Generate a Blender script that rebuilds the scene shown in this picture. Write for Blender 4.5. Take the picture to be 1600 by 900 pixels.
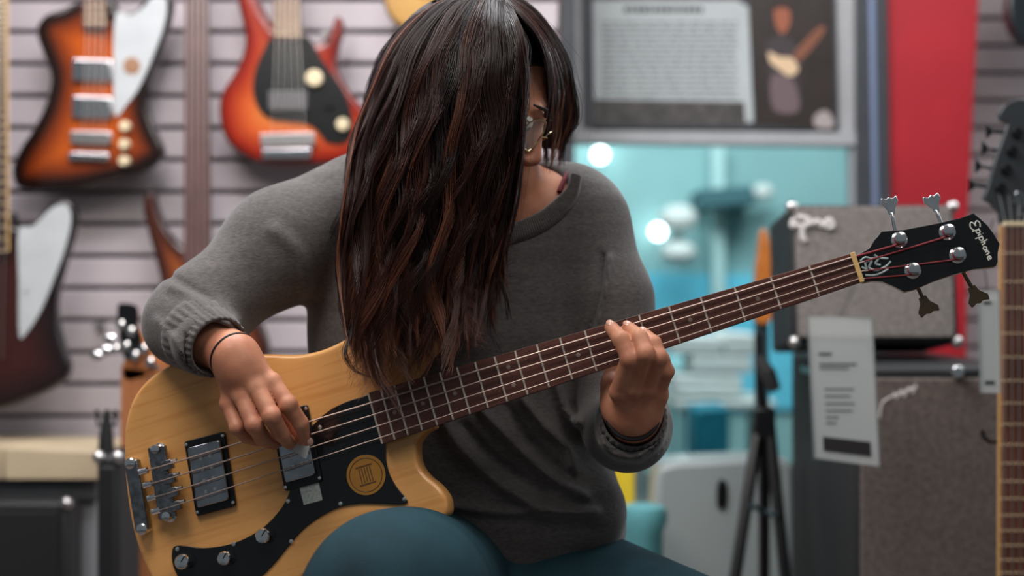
import bpy, math, random
import numpy as np
from mathutils import Vector, Matrix
from mathutils.geometry import delaunay_2d_cdt
random.seed(7); rng = np.random.default_rng(7)
S = bpy.context.scene; C = S.collection
for o in list(bpy.data.objects): bpy.data.objects.remove(o)

# ------------------------------------------------------------------ camera
CAMZ = 1.0; FP = 2222.2
cam = bpy.data.cameras.new('camera'); co = bpy.data.objects.new('camera', cam); C.objects.link(co)
co.location = (0, 0, CAMZ); co.rotation_euler = (math.pi/2, 0, 0)
cam.sensor_width = 36; cam.lens = 50; cam.clip_start = .05
cam.dof.use_dof = True; cam.dof.focus_distance = 1.68; cam.dof.aperture_fstop = 2.3
S.camera = co
# ------------------------------------------------------------------ world, lights, exposure
w = bpy.data.worlds.new('world'); S.world = w; w.use_nodes = True
w.node_tree.nodes['Background'].inputs[0].default_value = (.80, .93, 1.0, 1)
w.node_tree.nodes['Background'].inputs[1].default_value = .13
def area(name, loc, tgt, size, power, col, sy=None):
    l = bpy.data.lights.new(name, 'AREA'); l.energy = power; l.color = col
    l.shape = 'RECTANGLE'; l.size = size; l.size_y = sy or size
    o = bpy.data.objects.new(name, l); C.objects.link(o); o.location = loc
    o.rotation_euler = (Vector(tgt)-Vector(loc)).to_track_quat('-Z', 'Y').to_euler()
    return o
area('ceiling_key_light', (-.75, 1.0, 2.5), (-.2, 1.75, .95), .8, 20, (1, .93, .86))
area('ceiling_top_light', (-.25, 2.2, 2.5), (-.1, 1.9, 1.0), .8, 22, (.93, .97, 1.0))
area('window_side_light', (1.5, 2.9, 1.75), (.1, 1.8, 1.05), .8, 7, (.85, .96, 1.0))
area('ceiling_fill_light', (.7, .7, 2.4), (.1, 1.8, .95), .9, 10, (1, .95, .90))
area('wall_wash_light', (-1.1, 2.2, 2.7), (-1.0, 3.4, 1.1), 1.6, 40, (1, .95, .97), .5)
area('right_wall_light', (1.2, 2.3, 2.7), (1.3, 3.6, 1.1), 1.4, 17, (1, .96, .95), .5)
area('outside_light', (.6, 5.6, 3.0), (.6, 8.0, 1.0), 2.5, 80, (1, 1, 1), 1.0)
area('outside_front_light', (.6, 4.3, 2.9), (.6, 5.8, .9), 1.5, 20, (1, 1, 1), .5)
S.view_settings.view_transform = 'Standard'; S.view_settings.look = 'None'
S.view_settings.gamma = 1; S.view_settings.use_curve_mapping = False
S.view_settings.exposure = 0.12

# ------------------------------------------------------------------ helpers
def P(px, py, Y): return np.array([(px-800)/FP*Y, Y, CAMZ+(450-py)/FP*Y])
def srgb(r, g, b): return tuple(((c/255+.055)/1.055)**2.4 if c > 10 else c/255/12.92 for c in (r, g, b))
def mat(name, col, rough=.5, metal=0, var=0, vscale=20, bump=0, bscale=80, stretch=None, coat=0, emit=0, sss=0, trans=0, ior=1.45, col2=None, spec=.5, alpha=1, detail=4):
    m = bpy.data.materials.new(name); m.use_nodes = True; nt = m.node_tree; N = nt.nodes; L = nt.links
    b = N['Principled BSDF']; b.inputs['Base Color'].default_value = (*col, 1)
    b.inputs['Roughness'].default_value = rough; b.inputs['Metallic'].default_value = metal
    b.inputs['Coat Weight'].default_value = coat; b.inputs['Coat Roughness'].default_value = .08
    b.inputs['IOR'].default_value = ior; b.inputs['Transmission Weight'].default_value = trans
    b.inputs['Specular IOR Level'].default_value = spec
    if sss: b.inputs['Subsurface Weight'].default_value = sss; b.inputs['Subsurface Radius'].default_value = (.01, .004, .002); b.inputs['Subsurface Scale'].default_value = 1
    if emit: b.inputs['Emission Color'].default_value = (*col, 1); b.inputs['Emission Strength'].default_value = emit
    if alpha < 1: b.inputs['Alpha'].default_value = alpha
    if var or bump:
        tc = N.new('ShaderNodeTexCoord'); mp = N.new('ShaderNodeMapping'); L.new(tc.outputs['Object'], mp.inputs['Vector'])
        if stretch: mp.inputs['Scale'].default_value = stretch
    if var:
        n = N.new('ShaderNodeTexNoise'); n.inputs['Scale'].default_value = vscale; n.inputs['Detail'].default_value = detail
        L.new(mp.outputs[0], n.inputs['Vector'])
        r = N.new('ShaderNodeValToRGB'); r.color_ramp.elements[0].position = .3; r.color_ramp.elements[1].position = .7
        c2 = col2 or tuple(c*(1-var) for c in col)
        r.color_ramp.elements[0].color = (*c2, 1); r.color_ramp.elements[1].color = (*[min(1, c*(1+var*.3)) for c in col], 1)
        L.new(n.outputs[0], r.inputs[0]); L.new(r.outputs[0], b.inputs['Base Color'])
    if bump:
        n = N.new('ShaderNodeTexNoise'); n.inputs['Scale'].default_value = bscale; n.inputs['Detail'].default_value = 3
        L.new(mp.outputs[0], n.inputs['Vector']); bp = N.new('ShaderNodeBump'); bp.inputs['Strength'].default_value = bump
        bp.inputs['Distance'].default_value = .002
        L.new(n.outputs[0], bp.inputs['Height']); L.new(bp.outputs[0], b.inputs['Normal'])
    return m
def tag(o, label=None, cat=None, group=None, kind=None):
    if label: o['label'] = label
    if cat: o['category'] = cat
    if group: o['group'] = group
    if kind: o['kind'] = kind
    return o
def mobj(name, V, F, m, parent=None, smooth=True, sharp=None):
    me = bpy.data.meshes.new(name); me.from_pydata([tuple(map(float, v)) for v in V], [], [tuple(map(int, f)) for f in F])
    me.materials.append(m); me.update()
    if smooth:
        me.shade_smooth()
        if sharp: me.set_sharp_from_angle(angle=math.radians(sharp))
    o = bpy.data.objects.new(name, me); C.objects.link(o)
    if parent: o.parent = parent
    return o
def empty(name, M=None, label=None, cat=None, group=None, kind=None, parent=None):
    o = bpy.data.objects.new(name, None); C.objects.link(o); o.empty_display_size = .05
    if M is not None: o.matrix_world = M
    if parent: o.parent = parent
    return tag(o, label, cat, group, kind)
class MB:
    def __init__(s): s.V = []; s.F = []
    def add(s, V, F):
        n = len(s.V); s.V += [tuple(v) for v in V]; s.F += [tuple(i+n for i in f) for f in F]; return s
    def box(s, c, d, ax=None):
        c = np.array(c, float); d = np.array(d, float)/2; ax = np.eye(3) if ax is None else np.array(ax)
        V = [c+ax[0]*d[0]*x+ax[1]*d[1]*y+ax[2]*d[2]*z for x in (-1, 1) for y in (-1, 1) for z in (-1, 1)]
        return s.add(V, [(0, 1, 3, 2), (4, 6, 7, 5), (0, 4, 5, 1), (2, 3, 7, 6), (0, 2, 6, 4), (1, 5, 7, 3)])
    def hexa(s, V): # V: 4 bottom(back) + 4 front, both in the same cyclic order
        return s.add(V, [(3, 2, 1, 0), (4, 5, 6, 7), (0, 1, 5, 4), (1, 2, 6, 5), (2, 3, 7, 6), (3, 0, 4, 7)])
    def lathe(s, base, axis, prof, n=20):
        base = np.array(base, float); a = np.array(axis, float); a /= np.linalg.norm(a)
        t = np.array([1, 0, 0]) if abs(a[0]) < .8 else np.array([0, 1, 0]); e1 = np.cross(a, t); e1 /= np.linalg.norm(e1); e2 = np.cross(a, e1)
        V = []; F = []
        for r, z in prof:
            for k in range(n):
                th = 2*math.pi*k/n; V.append(base+a*z+(e1*math.cos(th)+e2*math.sin(th))*r)
        m = len(prof)
        for i in range(m-1):
            for k in range(n): F.append((i*n+k, i*n+(k+1) % n, (i+1)*n+(k+1) % n, (i+1)*n+k))
        F.append(tuple(range(n-1, -1, -1))); F.append(tuple((m-1)*n+k for k in range(n)))
        return s.add(V, F)
    def cyl(s, a, b, r, n=12, r2=None):
        a = np.array(a, float); b = np.array(b, float); L = np.linalg.norm(b-a)
        return s.lathe(a, b-a, [(r, 0), (r if r2 is None else r2, L)], n)
    def ball(s, c, r, n=12, sc=(1, 1, 1), ax=None):
        V = []; F = []; m = n//2+1; c = np.array(c, float); ax = np.eye(3) if ax is None else np.array(ax)
        for i in range(1, m-1+1):
            ph = math.pi*i/(m)
            for k in range(n):
                th = 2*math.pi*k/n; q = np.array([math.sin(ph)*math.cos(th)*sc[0], math.sin(ph)*math.sin(th)*sc[1], math.cos(ph)*sc[2]])*r
                V.append(c+q@ax)
        T = len(V); V.append(c+np.array([0, 0, r*sc[2]])@ax); V.append(c-np.array([0, 0, r*sc[2]])@ax); R = m-1
        for i in range(R-1):
            for k in range(n): F.append((i*n+k, (i+1)*n+k, (i+1)*n+(k+1) % n, i*n+(k+1) % n))
        for k in range(n): F.append((T, k, (k+1) % n)); F.append((T+1, (R-1)*n+(k+1) % n, (R-1)*n+k))
        return s.add(V, F)
    def tube(s, pts, rad, n=8, closed=False):
        pts = np.array(pts, float); K = len(pts); rad = np.broadcast_to(np.array(rad, float), (K,))
        T = np.roll(pts, -1, 0)-np.roll(pts, 1, 0)
        if not closed: T[0] = pts[1]-pts[0]; T[-1] = pts[-1]-pts[-2]
        T /= np.linalg.norm(T, axis=1)[:, None]+1e-12
        up = np.array([0, 0, 1.]) if abs(T[0][2]) < .9 else np.array([1., 0, 0])
        e = np.cross(T[0], up); e /= np.linalg.norm(e); V = []; F = []
        for i in range(K):
            e = e-T[i]*np.dot(e, T[i]); e /= np.linalg.norm(e); g = np.cross(T[i], e)
            for k in range(n):
                th = 2*math.pi*k/n; V.append(pts[i]+(e*math.cos(th)+g*math.sin(th))*rad[i])
        for i in range(K if closed else K-1):
            j = (i+1) % K
            for k in range(n): F.append((i*n+k, i*n+(k+1) % n, j*n+(k+1) % n, j*n+k))
        if not closed: F.append(tuple(range(n-1, -1, -1))); F.append(tuple((K-1)*n+k for k in range(n)))
        return s.add(V, F)
    def obj(s, name, m, parent=None, smooth=True, bevel=0, sharp=35, seg=2):
        o = mobj(name, s.V, s.F, m, parent, smooth, sharp)
        if bevel:
            b = o.modifiers.new('bevel', 'BEVEL'); b.width = bevel; b.segments = seg; b.limit_method = 'ANGLE'; b.angle_limit = math.radians(40)
        return o
def spline(pts, n=8, closed=False):
    p = np.array(pts, float); K = len(p); out = []
    for i in range(K if closed else K-1):
        a, b, c, d = (p[(i-1) % K], p[i], p[(i+1) % K], p[(i+2) % K]) if closed else (p[max(i-1, 0)], p[i], p[i+1], p[min(i+2, K-1)])
        for k in range(n):
            t = k/n; out.append(.5*((2*b)+(-a+c)*t+(2*a-5*b+4*c-d)*t*t+(-a+3*b-3*c+d)*t**3))
    if not closed: out.append(p[-1])
    return np.array(out)
class Frame:   # a plane in the room: o + u*eu + v*ev + h*en, en towards the viewer side
    def __init__(s, o, eu, ev):
        s.o = np.array(o, float); s.eu = np.array(eu, float); s.eu /= np.linalg.norm(s.eu)
        ev = np.array(ev, float); ev = ev-s.eu*np.dot(ev, s.eu); s.ev = ev/np.linalg.norm(ev); s.en = np.cross(s.eu, s.ev)
        s.R = np.array([s.eu, s.ev, s.en]); M = Matrix.Identity(4)
        for i in range(3):
            for j in range(3): M[i][j] = float(s.R[j][i])
            M[i][3] = float(s.o[i])
        s.M = M
    def px(s, x, y, h=0):
        d = P(x, y, 1.)-np.array([0, 0, CAMZ]); c = np.array([0, 0, CAMZ]); o = s.o+s.en*h
        t = np.dot(o-c, s.en)/np.dot(d, s.en); q = s.R@(c+d*t-s.o); return np.array([q[0], q[1], h])
    def loc(s, w): return s.R@(np.array(w)-s.o)
    def pl(s, pts, h=0): return np.array([s.px(x, y, h)[:2] for x, y in pts])
    def world(s, q): return s.o+np.array(q)@s.R
def wall_frame(px, py, Y): return Frame(P(px, py, Y), (1, 0, 0), (0, 0, 1))
def inside(poly, Q):
    x, y = Q[:, 0], Q[:, 1]; r = np.zeros(len(Q), bool); n = len(poly)
    for i in range(n):
        a, b = poly[i], poly[(i+1) % n]
        c = ((a[1] > y) != (b[1] > y)) & (x < (b[0]-a[0])*(y-a[1])/(b[1]-a[1]+1e-15)+a[0]); r ^= c
    return r
def edist(poly, Q):
    d = np.full(len(Q), 9.)
    for i in range(len(poly)):
        a, b = poly[i], poly[(i+1) % len(poly)]; ab = b-a
        t = np.clip(((Q-a)@ab)/(ab@ab+1e-15), 0, 1); d = np.minimum(d, np.linalg.norm(Q-a-t[:, None]*ab, axis=1))
    return d
def slab(name, poly, h0, h1, m, parent=None, bevel=0, smooth=True, m_side=None):
    """extruded outline"""
    n = len(poly); V = [(p[0], p[1], h0) for p in poly]+[(p[0], p[1], h1) for p in poly]
    ar = sum(poly[i][0]*poly[(i+1) % n][1]-poly[(i+1) % n][0]*poly[i][1] for i in range(n))
    f1 = list(range(n, 2*n)); f0 = list(range(n-1, -1, -1)); sd = [(i, (i+1) % n, n+(i+1) % n, n+i) for i in range(n)]
    if ar < 0: f1 = f1[::-1]; f0 = f0[::-1]; sd = [s[::-1] for s in sd]
    o = mobj(name, V, [f0, f1]+sd, m, parent, smooth, 40)
    if m_side: 
        o.data.materials.append(m_side)
        for i, p in enumerate(o.data.polygons): p.material_index = 0 if i == 1 else 1
    if bevel:
        b = o.modifiers.new('bevel', 'BEVEL'); b.width = bevel; b.segments = 3; b.limit_method = 'ANGLE'; b.angle_limit = math.radians(50)
    return o
def carved(name, poly, h0, h1, m, parent=None, r=.008, step=.008, dome=0):
    """solid guitar body: rounded front rim, attribute 'edge' = distance to the rim for the burst paint"""
    poly = np.array(poly); lo, hi = poly.min(0), poly.max(0)
    gx, gy = np.meshgrid(np.arange(lo[0], hi[0], step), np.arange(lo[1], hi[1], step)); gx = gx+(np.arange(gx.shape[0]) % 2)[:, None]*step/2
    Q = np.c_[gx.ravel(), gy.ravel()]; Q = Q[inside(poly, Q)]; d = edist(poly, Q); Q = Q[d > step*.45]
    # dense rings near the rim
    rings = []; n = len(poly); ar = sum(poly[i][0]*poly[(i+1) % n][1]-poly[(i+1) % n][0]*poly[i][1] for i in range(n))
    t = np.roll(poly, -1, 0)-np.roll(poly, 1, 0); t /= np.linalg.norm(t, axis=1)[:, None]; nr = np.c_[-t[:, 1], t[:, 0]]*(1 if ar > 0 else -1)
    for k in (.12, .35, .65, 1.0):
        q = poly+nr*r*k; ok = inside(poly, q) & (edist(poly, q) > r*k*.9); rings.append(q[ok])
    R = np.vstack(rings); dq = edist(poly, Q); Q = Q[dq > r*1.25]
    allp = [Vector(p) for p in poly]+[Vector(p) for p in R]+[Vector(p) for p in Q]
    res = delaunay_2d_cdt(allp, [(i, (i+1) % n) for i in range(n)], [], 1, 1e-6)
    vv = np.array([tuple(v) for v in res[0]]); ff = [tuple(f) for f in res[2]]
    d = edist(poly, vv); dd = np.minimum(d, r); z = h1-r+np.sqrt(np.maximum(r*r-(r-dd)**2, 0))+dome*(1-np.exp(-d/.05))
    V = [(a[0], a[1], b) for a, b in zip(vv, z)]
    # orient faces up
    F = []
    for f in ff:
        a, b, c = (vv[i] for i in f[:3]); F.append(f if (b[0]-a[0])*(c[1]-a[1])-(b[1]-a[1])*(c[0]-a[0]) > 0 else f[::-1])
    from collections import Counter
    ed = Counter()
    for f in F:
        for i in range(len(f)): ed[(f[i], f[(i+1) % len(f)])] += 1
    bd = [e for e in ed if (e[1], e[0]) not in ed]; nv = len(V); mp = {}; hr = h0+r*.7
    for a, b in bd:
        for q in (a, b):
            if q not in mp: mp[q] = len(V); V.append((vv[q][0], vv[q][1], h0))
    for a, b in bd: F.append((b, a, mp[a], mp[b]))
    nxt = dict(bd); 
    try:
        s0 = bd[0][0]; loop = [s0]; q = nxt[s0]
        while q != s0: loop.append(q); q = nxt[q]
        F.append(tuple(mp[q] for q in loop[::-1]))
    except KeyError: pass
    o = mobj(name, V, F, m, parent, True, 60)
    at = o.data.attributes.new('edge', 'FLOAT', 'POINT'); val = np.zeros(len(V), np.float32); val[:len(d)] = d
    at.data.foreach_set('value', val); return o
def burst(name, stops, rough=.22, coat=.6, grain=.25):
    """paint that follows the distance to the rim (sunburst finish)"""
    m = mat(name, (1, 1, 1), rough, coat=coat); nt = m.node_tree; N = nt.nodes; L = nt.links; b = N['Principled BSDF']
    a = N.new('ShaderNodeAttribute'); a.attribute_name = 'edge'; r = N.new('ShaderNodeValToRGB')
    mm = N.new('ShaderNodeMath'); mm.operation = 'MULTIPLY'; mm.inputs[1].default_value = 10; L.new(a.outputs['Fac'], mm.inputs[0])
    tc = N.new('ShaderNodeTexCoord'); mp = N.new('ShaderNodeMapping'); mp.inputs['Scale'].default_value = (60, 4, 4); L.new(tc.outputs['Object'], mp.inputs[0])
    n = N.new('ShaderNodeTexNoise'); n.inputs['Scale'].default_value = 2; L.new(mp.outputs[0], n.inputs['Vector'])
    L.new(mm.outputs[0], r.inputs[0]); e = r.color_ramp.elements
    while len(e) < len(stops): e.new(.5)
    for el, (p, c) in zip(e, stops): el.position = p; el.color = (*c, 1)
    mx = N.new('ShaderNodeMixRGB'); mx.blend_type = 'MULTIPLY'; mx.inputs[0].default_value = grain
    L.new(r.outputs[0], mx.inputs[1]); L.new(n.outputs[0], mx.inputs[2]); L.new(mx.outputs[0], b.inputs['Base Color']); return m

# ---- implicit surfaces
def seg(p, a, b, ra, rb):
    ab = b-a; t = np.clip(((p-a)@ab)/(ab@ab+1e-12), 0, 1).astype(np.float32)
    return np.sqrt(((p-a-t[..., None]*ab)**2).sum(-1))-(ra+(rb-ra)*t)
def smin(a, b, k):
    h = np.clip(.5+.5*(b-a)/k, 0, 1); return b*(1-h)+a*h-k*h*(1-h)
def surfnet(f, lo, hi, s):
    lo = np.array(lo, np.float32); n = np.ceil((np.array(hi)-lo)/s).astype(int)+1
    ax = [lo[i]+s*np.arange(n[i], dtype=np.float32) for i in range(3)]
    G = np.stack(np.meshgrid(*ax, indexing='ij'), -1); D = f(G).astype(np.float32); ins = D < 0
    nx, ny, nz = D.shape; cs = (nx-1, ny-1, nz-1)
    cnt = np.zeros(cs, np.int32)
    for dx in (0, 1):
        for dy in (0, 1):
            for dz in (0, 1): cnt += ins[dx:nx-1+dx, dy:ny-1+dy, dz:nz-1+dz]
    act = (cnt > 0) & (cnt < 8); idx = -np.ones(cs, np.int64); I = np.argwhere(act); idx[act] = np.arange(len(I))
    acc = np.zeros((len(I), 3)); c = np.zeros(len(I))
    cr = [(x, y, z) for x in (0, 1) for y in (0, 1) for z in (0, 1)]
    for a in cr:
        for k in range(3):
            if a[k]: continue
            b = list(a); b[k] = 1; A = I+np.array(a); B = I+np.array(b)
            da = D[A[:, 0], A[:, 1], A[:, 2]]; db = D[B[:, 0], B[:, 1], B[:, 2]]; m = (da < 0) != (db < 0)
            t = np.where(m, da/(da-db+1e-12), 0); q = A.astype(float); q[:, k] += t; acc[m] += q[m]; c[m] += 1
    V = lo+s*(acc/c[:, None]); F = []
    for k in range(3):
        sl0 = [slice(None)]*3; sl1 = [slice(None)]*3; sl0[k] = slice(0, -1); sl1[k] = slice(1, None)
        A = ins[tuple(sl0)]; B = ins[tuple(sl1)]; E = np.argwhere(A != B)
        u, v = [(1, 2), (2, 0), (0, 1)][k]
        E = E[(E[:, u] > 0) & (E[:, v] > 0) & (E[:, u] < D.shape[u]-1) & (E[:, v] < D.shape[v]-1)]
        q = []
        for du, dv in ((-1, -1), (0, -1), (0, 0), (-1, 0)):
            w_ = E.copy(); w_[:, u] += du; w_[:, v] += dv; q.append(idx[w_[:, 0], w_[:, 1], w_[:, 2]])
        q = np.stack(q, 1); fl = A[E[:, 0], E[:, 1], E[:, 2]]; q[~fl] = q[~fl][:, ::-1]; F.append(q)
    F = np.vstack(F); return V, F
def bigmesh(name, parts, m, parent=None):
    Vs = []; Fs = []; n = 0
    for V, F in parts: Vs.append(V); Fs.append(F+n); n += len(V)
    V = np.vstack(Vs).astype(np.float32); F = np.vstack(Fs).astype(np.int32); k = F.shape[1]
    me = bpy.data.meshes.new(name); me.vertices.add(len(V)); me.vertices.foreach_set('co', V.ravel())
    me.loops.add(F.size); me.loops.foreach_set('vertex_index', F.ravel()); me.polygons.add(len(F))
    me.polygons.foreach_set('loop_start', np.arange(0, F.size, k, dtype=np.int32)); me.polygons.foreach_set('loop_total', np.full(len(F), k, np.int32))
    me.update(calc_edges=True); me.validate(); me.shade_smooth(); me.materials.append(m)
    o = bpy.data.objects.new(name, me); C.objects.link(o)
    if parent: o.parent = parent
    return o
# ------------------------------------------------------------------ materials
M_ = {}
def mk(k, *a, **kw): M_[k] = mat(k, *a, **kw); return M_[k]
mk('slat_white', srgb(186, 176, 180), .45, var=.10, vscale=3, bump=.05)
mk('slat_groove', srgb(92, 84, 88), .7, var=.2)
mk('red_paint', srgb(186, 34, 48), .5, var=.18, vscale=4)
mk('frame_light', srgb(176, 178, 182), .35, .1, var=.08)
mk('frame_grey', srgb(112, 118, 124), .4, .2, var=.1)
mk('frame_dark', srgb(66, 70, 76), .45, .1, var=.1)
mk('frame_blue', srgb(132, 148, 180), .35, .3)
mk('floor', srgb(110, 100, 95), .5, var=.3, vscale=8)
mk('glass', (.80, .95, .965), .0, trans=1, ior=1.05, spec=.3)
mk('black_tolex', srgb(30, 32, 34), .55, var=.3, vscale=200, bump=.3, bscale=600)
mk('black_plastic', srgb(16, 17, 19), .3, var=.2, vscale=60)
mk('black_matte', srgb(24, 25, 27), .6, var=.2)
mk('dark_teal', srgb(32, 50, 56), .5, var=.3)
mk('chrome', (.78, .78, .80), .16, 1, var=.08, vscale=90)
mk('dull_chrome', (.62, .60, .60), .3, 1, var=.1, vscale=90)
mk('cream_plastic', srgb(222, 205, 170), .35, var=.1)
mk('white_guard', srgb(186, 190, 192), .3, var=.12, vscale=14)
mk('paper', srgb(186, 194, 196), .6, var=.06)
mk('ink', srgb(96, 98, 102), .7)
mk('ink_dark', srgb(40, 38, 40), .7)
mk('rosewood', srgb(104, 68, 58), .45, var=.35, vscale=8, stretch=(2, 30, 30), bump=.1)
mk('rosewood_far', srgb(92, 64, 60), .85, spec=.15, var=.3, vscale=30)
mk('fret_metal', srgb(232, 208, 168), .4, .5)
mk('string_metal', (.74, .72, .70), .28, 1)
M_['burst_orange'] = burst('tobacco sunburst lacquer', [(0, srgb(24, 14, 12)), (.22, srgb(34, 15, 10)), (.5, srgb(132, 54, 18)), (.85, srgb(184, 84, 24))])
M_['burst_red'] = burst('red sunburst lacquer', [(0, srgb(96, 16, 12)), (.25, srgb(150, 36, 16)), (.6, srgb(196, 82, 36)), (1, srgb(214, 118, 56))])
M_['burst_dark'] = burst('dark walnut lacquer', [(0, srgb(22, 16, 18)), (.3, srgb(40, 20, 20)), (.8, srgb(62, 28, 24))])
M_['burst_brown'] = burst('brown sunburst lacquer', [(0, srgb(44, 24, 22)), (.2, srgb(80, 38, 26)), (.5, srgb(168, 88, 44)), (1, srgb(176, 96, 50))])
M_['burst_gold'] = burst('gold lacquer', [(0, srgb(90, 62, 34)), (.12, srgb(186, 142, 78)), (1, srgb(206, 160, 90))])

# ------------------------------------------------------------------ setting
def struct(o): o['kind'] = 'structure'; return o
b = MB(); b.box((.3, 3.2, -.02), (8, 14, .04)); struct(b.obj('floor', M_['floor'], sharp=30))
YW = 3.42
def slatwall(name, x0, x1, y, z0, z1, pitch, zref, t=.016):
    b = MB(); b.box(((x0+x1)/2, y+.03, (z0+z1)/2), (x1-x0, .04, z1-z0)); wl = struct(b.obj(name, M_['slat_groove'], smooth=False))
    n0 = math.floor((z0-zref)/pitch); n1 = math.ceil((z1-zref)/pitch); first = None
    for k in range(n0, n1):
        a = zref+k*pitch; c = a+pitch/2
        if a < z0-.01 or a+pitch > z1+.05: continue
        if first is None:
            q = MB(); q.box((0, 0, 0), (x1-x0, t, pitch-.011)); first = q.obj('slat', M_['slat_white'], wl, bevel=.003); o = first
        else: o = first.copy(); C.objects.link(o); o.parent = wl
        o.location = ((x0+x1)/2, y, c)
    return wl
slatwall('wall_left', P(-900, 0, YW)[0], P(872, 0, YW)[0], YW, 0, 2.5, .0769, P(0, 400, YW)[2]+.0)
YR = 4.0
slatwall('wall_right', P(1500, 0, YR)[0], P(2000, 0, YR)[0], YR, 0, 2.6, .0769, P(0, 72, YR)[2])
YD = 3.85
def pq(name, pts, Y0, Y1, m, parent=None, bevel=.003):   # vertical prism between two depths, corners given on the front plane
    f = [P(x, y, Y0) for x, y in pts]; bk = [q+np.array([0, Y1-Y0, 0]) for q in f]
    n = len(f); V = bk+f; F = [tuple(range(n-1, -1, -1)), tuple(range(n, 2*n))]+[(i, (i+1) % n, n+(i+1) % n, n+i) for i in range(n)]
    # outward orientation
    ar = sum(f[i][0]*f[(i+1) % n][2]-f[(i+1) % n][0]*f[i][2] for i in range(n))
    if ar < 0: F = [g[::-1] for g in F]
    o = mobj(name, V, F, m, parent, True, 30)
    if bevel:
        bb = o.modifiers.new('bevel', 'BEVEL'); bb.width = bevel; bb.segments = 2; bb.limit_method = 'ANGLE'
    return o
FLY = 1100
struct(pq('wall_back', [(1380, -400), (1548, -400), (1512, 360), (1506, 1030), (1404, 1030), (1390, 330)], YD-.02, YD+.1, M_['red_paint']))
struct(pq('trim_1', [(850, -400), (872, -400), (874, 1030), (852, 1030)], YD-.1, YD+.05, M_['red_paint']))
# door with poster board and tinted pane
dr = empty('door_1', kind='structure')
pq('hinge_stile', [(873, -400), (896, -400), (899, 1020), (876, 1020)], YD-.03, YD+.04, M_['frame_grey'], dr)
pq('inner_stile', [(896, -400), (922, -400), (926, 206), (899, 206)], YD-.02, YD+.04, M_['frame_light'], dr)
pq('lock_stile', [(1299, -400), (1338, -400), (1346, 330), (1346, 1020), (1330, 1020), (1330, 228), (1308, 206)], YD-.02, YD+.04, M_['frame_light'], dr)
pq('frame_edge', [(1336, -400), (1354, -400), (1366, 330), (1366, 1020), (1338, 1020), (1338, 330)], YD-.035, YD+.05, M_['frame_dark'], dr)
pq('weather_strip', [(1352, -400), (1361, -400), (1373, 330), (1373, 1020), (1364, 1020), (1364, 330)], YD-.045, YD+.05, M_['frame_blue'], dr, .002)
pq('door_jamb', [(1361, -400), (1380, -400), (1392, 330), (1396, 1020), (1373, 1020), (1373, 330)], YD-.04, YD+.06, M_['frame_dark'], dr)
pq('lock_rail', [(880, 203), (1340, 207), (1340, 228), (880, 223)], YD-.03, YD+.04, M_['frame_light'], dr)
pq('upper_panel', [(922, -400), (1310, -400), (1310, 206), (922, 206)], YD+.02, YD+.035, M_['frame_dark'], dr, 0)
pq('glass_pane', [(897, 222), (1340, 226), (1340, 1020), (897, 1020)], YD+.006, YD+.014, M_['glass'], dr, 0)
# poster on the door
pf = wall_frame(1110, 206, YD-.02)
po = empty('poster', pf.M, 'wide poster on the door with a grey text sheet and a dark guitarist photo', 'poster')
slab('poster_board', pf.pl([(906, -150), (1302, -150), (1310, 204), (912, 200)]), .001, .009, M_['frame_dark'], po)
slab('photo_strip', pf.pl([(926, -90), (1160, -90), (1166, 196), (928, 194)]), .009, .0105, mat('mottled photo strip', srgb(84, 80, 80), .5, var=.6, vscale=40), po)
slab('text_sheet', pf.pl([(926, 2), (1150, 2), (1168, 12), (1176, 192), (1164, 192), (1162, 160), (928, 156)]), .0105, .012, M_['paper'], po)
tb = MB()
random.seed(3)
for k in range(15):
    y = 34+k*8.2; x = 940
    while x < 1150:
        wd = random.uniform(8, 26); e = min(x+wd, 1152)
        a = pf.px(x, y, .0122); c = pf.px(e, y+2.8, .0122); tb.box(((a[0]+c[0])/2, (a[1]+c[1])/2, .0124), (abs(c[0]-a[0]), abs(c[1]-a[1]), .0006)); x = e+random.uniform(2.5, 4)
    
tb.obj('printed_text', M_['ink'], po, smooth=False)['kind'] = 'stuff'
tb = MB(); x = 975
while x < 1092:
    wd = random.uniform(4, 9); a = pf.px(x, 12, 0); c = pf.px(x+wd, 21, 0); tb.box(((a[0]+c[0])/2, (a[1]+c[1])/2, .0124), (abs(c[0]-a[0]), abs(c[1]-a[1]), .0006)); x += wd+2.5
tb.obj('printed_heading', M_['ink_dark'], po, smooth=False)['kind'] = 'stuff'
slab('guitarist_photo', pf.pl([(1166, -90), (1298, -90), (1304, 203), (1178, 196)]), .009, .0108, mat('photo black', srgb(46, 36, 34), .4, var=.3, vscale=20), po)
def flat(name, pts, h, m, parent, F=pf): return slab(name, F.pl(spline(pts, 5, True)), h, h+.0007, m, parent)
flat('printed_shirt', [(1196, 70), (1216, 56), (1236, 64), (1252, 90), (1246, 120), (1250, 165), (1225, 178), (1204, 168), (1200, 110)], .0108, mat('photo shirt', srgb(62, 54, 58), .5), po)
flat('printed_face', [(1208, 12), (1220, 6), (1232, 14), (1233, 38), (1222, 54), (1211, 42)], .0116, mat('photo skin', srgb(160, 92, 66), .5), po)
flat('printed_hair', [(1203, 24), (1206, 6), (1220, 0), (1234, 6), (1237, 24), (1230, 16), (1219, 13), (1209, 17)], .0125, mat('photo hair', srgb(50, 34, 30), .5), po)
flat('printed_arm', [(1238, 88), (1256, 64), (1280, 42), (1288, 48), (1270, 74), (1248, 96)], .0116, M_['burst_brown'] and mat('photo arm', srgb(132, 82, 60), .5), po)
flat('printed_guitar', [(1200, 82), (1216, 90), (1236, 92), (1246, 110), (1232, 120), (1214, 108), (1202, 98)], .0125, mat('photo guitar', srgb(226, 196, 160), .5), po)
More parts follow.
